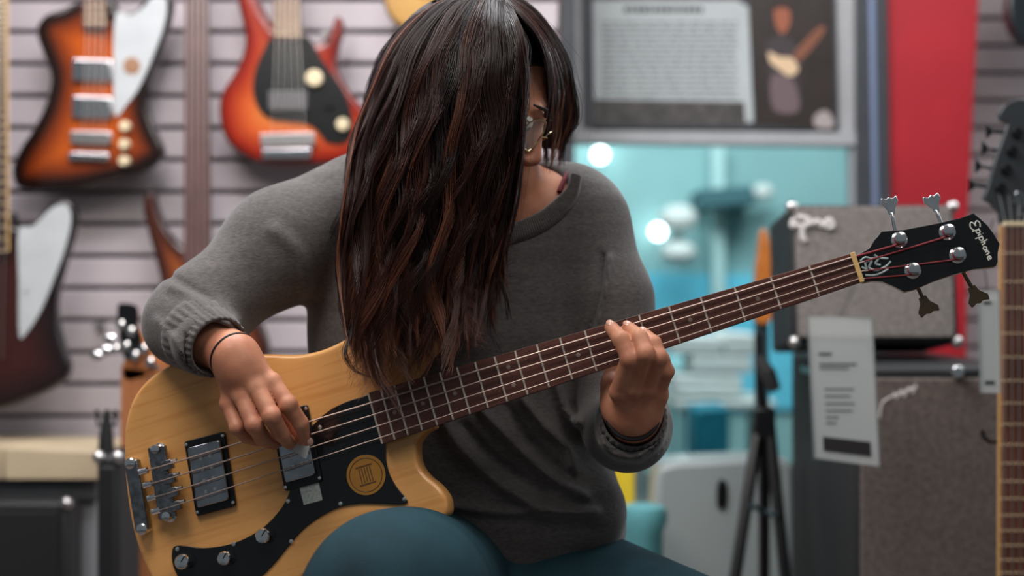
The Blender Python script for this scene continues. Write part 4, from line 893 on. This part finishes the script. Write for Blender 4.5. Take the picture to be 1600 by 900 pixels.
# fretting hand
L_parts = dict(arm=chain([(978, 668, 1.80, .038), (988, 664, 1.755, .031), (990, 655, 1.722, .027), (990, 640, 1.708, .026)]),
   palm=[(q3(988, 648, 1.705), q3(*m_), .022, .0112) for m_ in ((969, 614, 1.678), (990, 608, 1.671), (1010, 608, 1.675), (1026, 612, 1.686))]+[(q3(965, 640, 1.71), q3(962, 606, 1.71), .018, .015), (q3(1010, 645, 1.705), q3(1024, 620, 1.69), .018, .015)])
fL = [[(968, 612, 1.672, .0116), (985, 560, 1.638, .0114), (970, 530, 1.643, .0100), (955, 512, 1.664, .0082)],
      [(990, 606, 1.664, .0116), (1008, 552, 1.632, .0110), (999, 527, 1.642, .0096), (982, 513, 1.664, .0082)],
      [(1011, 606, 1.668, .0112), (1029, 558, 1.642, .0104), (1021, 536, 1.648, .0092), (1006, 522, 1.664, .0078)],
      [(1028, 610, 1.680, .0102), (1041, 580, 1.660, .0092), (1034, 560, 1.656, .0088), (1022, 545, 1.664, .0076)]]
thL = [(958, 632, 1.712, .0150), (956, 600, 1.722, .0135), (962, 572, 1.734, .0115), (968, 545, 1.742, .0095)]
HL = surfnet(hand_f(L_parts, fL, thL), P(925, 700, 1.7)+np.array([0, -.09, -.02]), P(1062, 490, 1.7)+np.array([0, .12, .01]), .0017)
# head in its own frame
HC = P(744, 146, 1.805); fwd = np.array([.80, -.17, -.57]); fwd /= np.linalg.norm(fwd); up = np.array([.50, -.02, .86]); up -= fwd*np.dot(up, fwd); up /= np.linalg.norm(up); side = np.cross(fwd, up)
HRm = np.stack([side, fwd, up]).astype(np.float32)   # local x (her right), y forward, z up
def ell(p, c, r):
    q = (p-np.array(c, np.float32))/np.array(r, np.float32); k = np.sqrt((q*q).sum(-1)); return (k-1)*min(r)*1.0
def head_f(pw):
    p = (pw-HC.astype(np.float32))@HRm.T; a = lambda *v: np.array(v, np.float32)
    d = ell(p, (0, -.012, .028), (.074, .093, .086)); d = smin(d, ell(p, (0, .022, -.028), (.060, .066, .078)), .03)
    d = smin(d, seg(p, a(-.035, .020, -.070), a(0, .068, -.098), .020, .018), .02); d = smin(d, seg(p, a(.035, .020, -.070), a(0, .068, -.098), .020, .018), .02)
    d = smin(d, seg(p, a(-.03, .083, .022), a(.03, .083, .022), .008, .008), .014)
    for s_ in (-1, 1):
        d = -smin(-d, ell(p, (s_*.030, .096, .004), (.018, .014, .012)), .008)
        d = smin(d, ell(p, (s_*.030, .076, .003), (.0125, .0125, .0125)), .003)
        d = smin(d, ell(p, (s_*.036, .062, -.030), (.022, .022, .020)), .015)
        d = smin(d, ell(p, (s_*.073, -.005, -.008), (.008, .018, .030)), .005)
        d = smin(d, ell(p, (s_*.010, .103, -.034), (.007, .008, .006)), .005)
    d = smin(d, seg(p, a(0, .088, .012), a(0, .110, -.026), .0065, .0095), .008)
    d = smin(d, ell(p, (0, .088, -.058), (.022, .012, .0055)), .004); d = smin(d, ell(p, (0, .086, -.068), (.019, .012, .006)), .004)
    return d
bodyp = [(a, b2, ra-.007, rb-.007) for a, b2, ra, rb in t_[:-1]]
neckp = [(q3(768, 215, 1.83), q3(790, 330, 1.915), .052, .056), (q3(790, 322, 1.90), q3(878, 322, 1.905), .045, .034)]
def upper_f(p):
    d = field(neckp, .02)(p); e = field(bodyp, .035)(p); return smin(smin(d, e, .02), head_f(p), .018)
BH = surfnet(upper_f, [P(560, 0, 1.9)[0]-.07, 1.66, P(0, 470, 1.9)[2]], [P(960, 0, 1.9)[0]+.05, 2.06, P(0, -40, 1.8)[2]], .0035)
# hidden trunk, legs and feet keep the figure complete
z0 = lambda x, y, z: np.array([x, y, z], np.float32)
hipR = q3(680, 925, 1.96); hipL = q3(815, 925, 1.96); kR = q3(618, 953, 1.485); kL = q3(1250, 1062, 1.66)
aR = z0(kR[0]-.02, 1.55, .10); aL = z0(kL[0]+.02, 1.72, .09)
trunk = [(q3(640, 560, 1.93), q3(820, 560, 1.93), .085, .085), (q3(650, 800, 1.95), q3(820, 800, 1.95), .095, .095), (hipR, hipL, .10, .10), (hipR, kR, .080, .075), (hipL, kL, .08, .058), (kR, aR, .055, .035), (kL, aL, .055, .035),
         (aR, aR+z0(-.01, -.17, -.05), .035, .03), (aL, aL+z0(.03, -.17, -.04), .035, .03)]
BT = surfnet(field(trunk, .04), [-.35, 1.30, -.02], [.62, 2.10, P(0, 540, 1.9)[2]], .011)
armR = surfnet(field(chain([(575, 330, 1.93, .05), (440, 388, 1.875, .046), (320, 484, 1.81, .038), (296, 506, 1.80, .038), (318, 524, 1.765, .034)]), .02), P(250, 560, 1.75)+np.array([-.05, -.08, -.06]), P(600, 270, 1.95)+np.array([.05, .1, .06]), .008)
armL = surfnet(field(chain([(890, 360, 1.93, .05), (945, 470, 1.885, .044), (974, 645, 1.825, .036), (984, 666, 1.77, .034)]), .02), P(840, 720, 1.8)+np.array([-.05, -.08, -.03]), P(1010, 300, 1.95)+np.array([.05, .1, .06]), .008)
bd = par(bigmesh('body', [HR, HL, BH, BT, armR, armL], skin, per))
sm = bd.modifiers.new('smooth', 'SMOOTH'); sm.factor = .5; sm.iterations = 2
# nails
nm = mat('finger nail', srgb(222, 170, 150), .25, coat=.4)
def nail(c, nrm, along, r=.0052):
    nrm = np.array(nrm, float); nrm /= np.linalg.norm(nrm); al = np.array(along, float); al -= nrm*np.dot(al, nrm); al /= np.linalg.norm(al); b = MB(); b.ball(np.array(c)+nrm*.001, r, 12, (.82, 1.15, .35), [np.cross(al, nrm), al, nrm]); par(b.obj('fingernail', nm, per))
for c in fL[:3]:
    a, b2 = P(*c[-2][:3]), P(*c[-1][:3]); d = b2-a; d /= np.linalg.norm(d); nr = np.array([-.15, -.75, .65]); nr -= d*np.dot(nr, d); nr /= np.linalg.norm(nr); nail(b2+nr*(c[-1][3]-.0016), nr, d)
c = fR[0]; a, b2 = P(*c[-2][:3]), P(*c[-1][:3]); d = b2-a; d /= np.linalg.norm(d); nr = np.array([.5, -.85, .15]); nr -= d*np.dot(nr, d); nr /= np.linalg.norm(nr); nail(b2+nr*(c[-1][3]-.0016), nr, d)
# eyes, brows and lips (mostly behind the hair)
def hw(v): return HC+np.array(v)@HRm
for s_ in (-1, 1):
    b = MB(); b.ball(hw((s_*.030, .0795, .003)), .0115, 14); par(b.obj('eye', mat('eye white', srgb(220, 214, 208), .2, coat=.5), per))
    b = MB(); b.ball(hw((s_*.030, .0885, .000)), .0048, 12, (1, .5, 1), HRm); par(b.obj('iris', mat('dark iris', srgb(50, 30, 22), .2, coat=.5), per))
    b = MB(); b.tube([hw((s_*.012, .094, .024)), hw((s_*.030, .094, .030)), hw((s_*.050, .082, .025))], [.002, .0028, .0012], 6); par(b.obj('eyebrow', mat('brow hair', srgb(36, 24, 20), .7), per))
b = MB(); b.ball(hw((0, .097, -.060)), .014, 14, (1.35, .4, .32), HRm); b.ball(hw((0, .094, -.069)), .013, 14, (1.2, .45, .4), HRm); par(b.obj('lips', mat('lip', srgb(158, 84, 78), .35), per))
# bracelets
hb = mat('black elastic', srgb(18, 15, 20), .6)
def ring(ctr, axis, r, th, name, m, sq=1.0, extra=None):
    axis = np.array(axis, float); axis /= np.linalg.norm(axis); t = np.cross(axis, [0, 0, 1.]); t /= np.linalg.norm(t); g = np.cross(axis, t)
    b = MB(); b.tube([ctr+(t*math.cos(a)+g*math.sin(a)*sq)*r for a in np.linspace(0, 2*math.pi, 48)[:-1]], th, 8, True); o = par(b.obj(name, m, per)); return o
ring(P(366, 557, 1.700), P(372, 566, 1.697)-P(340, 536, 1.74), .0295, .0018, 'hair_tie', hb)
ring(P(989, 648, 1.703), P(988, 640, 1.700)-P(988, 664, 1.755), .0305, .0030, 'bracelet', hb)
q = P(1001, 683, 1.692); b = MB(); b.box(q, (.009, .004, .005)); par(b.obj('bracelet_bead', M_['chrome'], per, bevel=.001))
for x, y in ((930, 640), (945, 628)): pass
# jeans
dn = mat('dark teal denim', srgb(30, 62, 72), .85, var=.25, vscale=9, bump=.3, bscale=500, col2=srgb(20, 42, 50), spec=.25)
JP = [(hipR, q3(634, 944, 1.62), .120, .102), (q3(634, 944, 1.62), kR+z0(0, .02, 0), .101, .096), (kR+z0(0, 0, 0), kR+z0(0, .0, -.03), .096, .09), (hipL, kL, .122, .070), (hipR, hipL, .125, .122), (kR+z0(0, .03, -.06), aR+z0(0, 0, .02), .068, .048), (kL, aL+z0(0, 0, .02), .07, .048)]
jf = field([(a.astype(np.float32), b2.astype(np.float32), ra, rb) for a, b2, ra, rb in JP], .035)
je = par(bigmesh('jeans', [surfnet(jf, [-.40, 1.28, .06], [.68, 2.15, P(0, 760, 1.9)[2]+.05], .008)], dn, per)); sm = je.modifiers.new('smooth', 'SMOOTH'); sm.factor = .5; sm.iterations = 3
for nme, an, dx in (('shoe', aR, -.01), ('shoe', aL, .03)):
    b = MB(); b.ball((an[0]+dx/2, an[1]-.07, .045), .05, 16, (.9, 2.6, .9)); b.box((an[0]+dx/2, an[1]-.07, .012), (.085, .25, .022)); par(b.obj(nme, M_['black_matte'], per))
# undershirt strap
b = MB(); V = [march(upper_f, x, y) for x, y in spline([(874, 300), (880, 285), (886, 272)], 4)]; V = [v-np.array([0, .004, 0]) for v in V if v is not None]
if len(V) > 2: b.tube(V, .0035, 8); par(b.obj('undershirt_strap', mat('wine red cotton', srgb(110, 26, 40), .7), per))
# glasses, worn
gold = mat('thin gold wire', srgb(222, 190, 150), .2, 1); ge_ = empty('eyeglasses', parent=per); ge_.location = -Vector(PO.tolist())
for s_ in (-1, 1):
    b = MB(); b.tube([hw((s_*.033+.024*math.cos(a), .103-.012*abs(math.cos(a))*(1 if math.cos(a)*s_ > 0 else 0), -.004+.021*math.sin(a))) for a in np.linspace(0, 2*math.pi, 32)[:-1]], .0011, 6, True); b.obj('rim', gold, ge_)
    b = MB(); V = [hw((s_*.033+.0235*math.cos(a), .1025-.012*abs(math.cos(a))*(1 if math.cos(a)*s_ > 0 else 0), -.004+.0205*math.sin(a))) for a in np.linspace(0, 2*math.pi, 32)[:-1]]; b.add(V, [tuple(range(31))]); b.obj('lens', mat('clear lens', (.9, .9, .9), .05, alpha=.25, spec=.9), ge_)
    b = MB(); b.tube([hw((s_*.057, .091, .004)), hw((s_*.072, .05, .006)), hw((s_*.077, .0, .004)), hw((s_*.075, -.02, -.012))], .0013, 6); b.obj('temple', gold, ge_)
b = MB(); b.tube([hw((-.010, .103, 0)), hw((0, .108, .004)), hw((.010, .103, 0))], .0012, 6); b.obj('bridge', gold, ge_)
# pick
pf_ = Frame(P(468, 690, 1.722), (1, 0, .0), (0, .25, 1)); o = slab('guitar_pick', pf_.pl(spline([(448, 694), (458, 688), (478, 686), (484, 692), (480, 712), (474, 715)], 4, True)), -.0005, .0005, mat('pale pick', srgb(206, 208, 206), .3), None); o.matrix_world = pf_.M
tag(o, 'pale grey pick held between her fingers over the strings', 'pick')

# ------------------------------------------------------------------ hair
hairm = mat('dark brown hair', srgb(52, 28, 22), .33, spec=.55); nt = hairm.node_tree; N = nt.nodes; L = nt.links; bs = N['Principled BSDF']
at2 = N.new('ShaderNodeAttribute'); at2.attribute_name = 'tone'; rp = N.new('ShaderNodeValToRGB'); e = rp.color_ramp.elements
for _ in range(2): e.new(.5)
for el, (p_, c_) in zip(e, [(0, srgb(24, 14, 13)), (.45, srgb(48, 25, 20)), (.75, srgb(82, 44, 34)), (1, srgb(142, 88, 64))]): el.position = p_; el.color = (*c_, 1)
L.new(at2.outputs['Fac'], rp.inputs[0]); L.new(rp.outputs[0], bs.inputs['Base Color'])
def resamp(g, n=34):
    s_ = spline(g, 10); d = np.r_[0, np.cumsum(np.linalg.norm(np.diff(s_, axis=0), axis=1))]; t = np.linspace(0, d[-1], n); return np.stack([np.interp(t, d, s_[:, i]) for i in range(3)], 1)
def W3(g): return np.array([P(*q) for q in g])
GL = [  # front curtain, left to right
 [(735, -12, 1.83), (672, 12, 1.83), (612, 70, 1.84), (578, 150, 1.83), (552, 215, 1.815), (541, 280, 1.80), (536, 350, 1.79), (528, 420, 1.785), (536, 490, 1.77), (552, 548, 1.74)],
 [(742, -14, 1.81), (690, 10, 1.79), (636, 75, 1.77), (600, 160, 1.76), (572, 240, 1.755), (556, 320, 1.75), (548, 400, 1.75), (548, 470, 1.74), (556, 540, 1.725), (572, 598, 1.69)],
 [(750, -14, 1.79), (710, 14, 1.75), (668, 90, 1.72), (640, 180, 1.71), (618, 270, 1.70), (600, 360, 1.70), (590, 440, 1.70), (586, 510, 1.69), (592, 575, 1.682), (606, 626, 1.676)],
 [(757, -13, 1.775), (732, 20, 1.735), (706, 100, 1.705), (690, 190, 1.69), (676, 280, 1.685), (664, 370, 1.685), (652, 450, 1.688), (648, 530, 1.686), (650, 604, 1.680)],
 [(764, -10, 1.765), (752, 30, 1.725), (742, 110, 1.70), (738, 200, 1.69), (726, 290, 1.69), (712, 370, 1.695), (704, 440, 1.70), (706, 510, 1.69), (708, 586, 1.676)],
 [(772, -6, 1.76), (772, 40, 1.72), (774, 120, 1.70), (778, 200, 1.695), (768, 290, 1.70), (754, 370, 1.72), (748, 430, 1.74), (748, 485, 1.75), (742, 545, 1.73)],
 [(782, 2, 1.765), (794, 60, 1.72), (800, 130, 1.705), (800, 200, 1.705), (796, 280, 1.72), (792, 350, 1.76), (778, 410, 1.78), (776, 455, 1.785), (790, 498, 1.785)],
 [(786, 0, 1.75), (804, 36, 1.712), (818, 84, 1.702), (820, 130, 1.704), (818, 200, 1.712), (812, 270, 1.73), (802, 330, 1.76), (790, 380, 1.78), (786, 430, 1.785)]]
GR = [  # far curtain right of the face
 [(784, -8, 1.745), (812, 22, 1.715), (842, 62, 1.715), (856, 108, 1.74), (856, 160, 1.78), (850, 225, 1.82), (850, 268, 1.84)],
 [(784, -12, 1.76), (826, 22, 1.75), (864, 78, 1.77), (882, 140, 1.83), (880, 190, 1.845), (872, 235, 1.855), (866, 272, 1.86)],
 [(784, -16, 1.78), (836, 16, 1.785), (880, 76, 1.81), (898, 140, 1.85), (900, 180, 1.86), (886, 216, 1.87), (876, 262, 1.87)]]
GB = [  # back of the head and nape
 [(735, -10, 1.84), (660, 20, 1.88), (600, 90, 1.90), (575, 170, 1.89), (556, 250, 1.86), (548, 330, 1.83), (545, 400, 1.82), (550, 470, 1.80)],
 [(750, -12, 1.86), (720, 10, 1.92), (700, 90, 1.93), (690, 180, 1.90), (690, 270, 1.87), (690, 340, 1.83), (690, 400, 1.82), (690, 460, 1.81)],
 [(775, -8, 1.85), (800, 20, 1.89), (815, 90, 1.91), (815, 160, 1.89), (812, 230, 1.87), (800, 290, 1.84), (785, 340, 1.82), (780, 400, 1.82)]]
NS = 34
def sheet(G, s):
    R_ = np.array([resamp(W3(g), NS) for g in G]); k = s*(len(G)-1); i = min(int(k), len(G)-2); t = k-i
    a = R_[max(i-1, 0)]; b_, c_ = R_[i], R_[i+1]; d = R_[min(i+2, len(G)-1)]
    return .5*((2*b_)+(-a+c_)*t+(2*a-5*b_+4*c_-d)*t*t+(-a+3*b_-3*c_+d)*t**3)
SHC = {}
def fsheet(G, s):
    key = id(G)
    if key not in SHC: SHC[key] = [sheet(G, x) for x in np.linspace(0, 1, 49)]
    T = SHC[key]; k = min(max(s, 0), 1)*48; i = min(int(k), 47); return T[i]*(1-(k-i))+T[i+1]*(k-i)
HV = []; HT = []
def strand(pts, r, tone):
    HV.append((pts, r, tone))
def clumps(G, nc, per_c, r0, wave, spread, depth, tone_base, len_rng=(.86, 1.0), curl=1.0):
    for c in range(nc):
        s = (c+rng.random())/nc; base = fsheet(G, s); ph = rng.random()*6.28; fr = rng.uniform(2.6, 5.0); amp = wave*rng.uniform(.5, 1.4); dd = rng.uniform(-depth, depth*.3)
        tone_c = np.clip(tone_base+rng.normal(0, .20), 0, 1); Lc = rng.uniform(*len_rng); tip_curl = rng.uniform(-1, 1)*curl
        ds = (fsheet(G, min(s+.02, 1))-fsheet(G, max(s-.02, 0))); ds /= np.linalg.norm(ds, axis=1)[:, None]+1e-9
        t = np.linspace(0, 1, NS)
        for k in range(per_c):
            tt = t*Lc*rng.uniform(.93, 1.0); i = tt*(NS-1); i0 = np.minimum(i.astype(int), NS-2); f = (i-i0)[:, None]; p = base[i0]*(1-f)+base[i0+1]*f; e = ds[i0]
            off = rng.normal(0, 1); offd = rng.normal(0, 1); taper = (1-.72*t**2)
            w_ = amp*(t**1.1)*np.sin(ph+fr*6.28*t+off*.25)+tip_curl*.030*np.clip((t-.8)/.2, 0, 1)**2
            lat = off*spread*taper+w_+rng.normal(0, .0012)*np.sin(rng.random()*6+9*t)*t
            dep = dd*np.minimum(1, t*4)+offd*spread*.5*taper+amp*.6*(t**1.1)*np.cos(ph+fr*6.28*t)
            q = p+e*lat[:, None]; q[:, 1] += dep
            strand(q, r0*rng.uniform(.7, 1.3), np.clip(tone_c+rng.normal(0, .10)+.30*t**2, 0, 1))
clumps(GL, 116, 40, .00045, .0135, .0046, .024, .34, (.84, 1.0))
clumps(GL, 70, 30, .00042, .0180, .0040, .006, .46, (.94, 1.0), 2.0)
clumps(GR, 16, 34, .00040, .004, .0032, .008, .50, (.9, 1.0), .3)
clumps(GB, 40, 26, .0006, .006, .0060, .012, .20)
# a few loose locks
loose = [([(560, 470, 1.735), (548, 520, 1.715), (540, 552, 1.70), (556, 578, 1.695), (585, 590, 1.69)], .10), ([(770, 400, 1.77), (782, 440, 1.78), (792, 470, 1.78), (796, 500, 1.78)], .5), ([(745, 440, 1.74), (742, 500, 1.74), (715, 545, 1.73), (690, 575, 1.70)], .5),
         ([(592, 520, 1.70), (588, 570, 1.685), (598, 604, 1.68), (625, 606, 1.68), (634, 596, 1.68)], .7), ([(880, 100, 1.83), (900, 150, 1.85), (902, 190, 1.85), (884, 218, 1.86), (878, 258, 1.86)], .2), ([(640, 440, 1.69), (650, 520, 1.685), (672, 560, 1.685), (690, 560, 1.685)], .7)]
for g, tn in loose:
    base = resamp(W3(g), NS); t = np.linspace(0, 1, NS)
    for k in range(14): 
        q = base+rng.normal(0, 1, 3)*.0018*(1-.5*t)[:, None]; q[:, 0] += .003*np.sin(rng.random()*6+t*5)*t; strand(q, .0004, np.clip(tn+rng.normal(0, .1), 0, 1))
# flyaways
for k in range(160):
    s = rng.random(); base = fsheet(GL if k % 4 else GR, s); t = np.linspace(0, 1, NS); q = base.copy(); q[:, 0] += (rng.normal(0, .012)*t+.004*np.sin(rng.random()*6+t*8)); q[:, 1] += rng.normal(-.006, .006)*np.sin(t*3.1); strand(q, .00018, rng.random()*.6)
def hair_mesh(name, S_):
    K = len(S_); Pt = np.array([s_[0] for s_ in S_]); r = np.array([s_[1] for s_ in S_]); tn = np.array([np.broadcast_to(s_[2], (NS,)) for s_ in S_]); T = np.gradient(Pt, axis=1); T /= np.linalg.norm(T, axis=2)[..., None]+1e-9
    e = np.cross(T, np.array([0, 1., 0])); e /= np.linalg.norm(e, axis=2)[..., None]+1e-9; g = np.cross(T, e); tt = np.linspace(0, 1, NS); rr = r[:, None]*(1-.75*tt**3)[None]
    V = np.stack([Pt+(e*math.cos(a)+g*math.sin(a))*rr[..., None] for a in (math.pi/2, math.pi/2+2.094, math.pi/2+4.189)], 2).reshape(-1, 3)
    i = np.arange(NS-1); q = []
    for k in range(3): q.append(np.stack([i*3+k, i*3+(k+1) % 3, (i+1)*3+(k+1) % 3, (i+1)*3+k], 1))
    F = (np.vstack(q)[None]+(np.arange(K)*NS*3)[:, None, None]).reshape(-1, 4)
    o = bigmesh(name, [(V, F)], hairm, per); at = o.data.attributes.new('tone', 'FLOAT', 'POINT')
    val = np.repeat(tn.ravel(), 3).astype(np.float32); at.data.foreach_set('value', val); o['kind'] = 'stuff'; return par(o)
hair_mesh('hair', HV)
# scalp mass beneath the strands
def mass(name, G, off, th, tmax):
    V = []; F = []; n = 36; k0 = int(NS*tmax)
    for j in range(n):
        p = fsheet(G, j/(n-1))[:k0].copy(); p[:, 1] += off+.004*np.sin(j*1.7); V += [*p]
    F = [(j*k0+i, j*k0+i+1, (j+1)*k0+i+1, (j+1)*k0+i) for j in range(n-1) for i in range(k0-1)]
    o = mobj(name, V, F, hairm, per); s_ = o.modifiers.new('thick', 'SOLIDIFY'); s_.thickness = th; s_.offset = 0
    at = o.data.attributes.new('tone', 'FLOAT', 'POINT'); at.data.foreach_set('value', np.full(len(V), .08, np.float32)); par(o)
mass('hair_underlayer', GL, .018, .010, .90); mass('hair_underlayer', GB, -.002, .014, .95); mass('hair_underlayer', GR, .006, .006, .9)
def cap_f(p):
    q = (p-HC.astype(np.float32))@HRm.T; return np.maximum(head_f(p)-.005, q[..., 1]*.73-q[..., 2]*.68+.006)
o = par(bigmesh('hair_underlayer', [surfnet(cap_f, HC-.15, HC+.15, .004)], hairm, per)); at = o.data.attributes.new('tone', 'FLOAT', 'POINT'); at.data.foreach_set('value', np.full(len(o.data.vertices), .12, np.float32))
# stool
st = empty('stool', label='black stool under the seated woman', cat='stool'); sx, sy = float((hipR[0]+hipL[0])/2), 2.0; sz = float(hipR[2])-.158
st.location = (sx, sy, 0)
b = MB(); b.lathe((0, 0, sz-.06), (0, 0, 1), [(.15, 0), (.17, .01), (.17, .05), (.15, .06)], 32); b.obj('seat', M_['black_matte'], st)
for a in range(4):
    th = math.pi/4+a*math.pi/2; b = MB(); b.tube([(.12*math.cos(th), .12*math.sin(th), sz-.06), (.18*math.cos(th), .18*math.sin(th), 0)], .012, 8); b.obj('leg', M_['chrome'], st)
b = MB(); b.tube([(.158*math.cos(t), .158*math.sin(t), .18) for t in np.linspace(0, 2*math.pi, 32)[:-1]], .008, 6, True); b.obj('foot_ring', M_['chrome'], st)
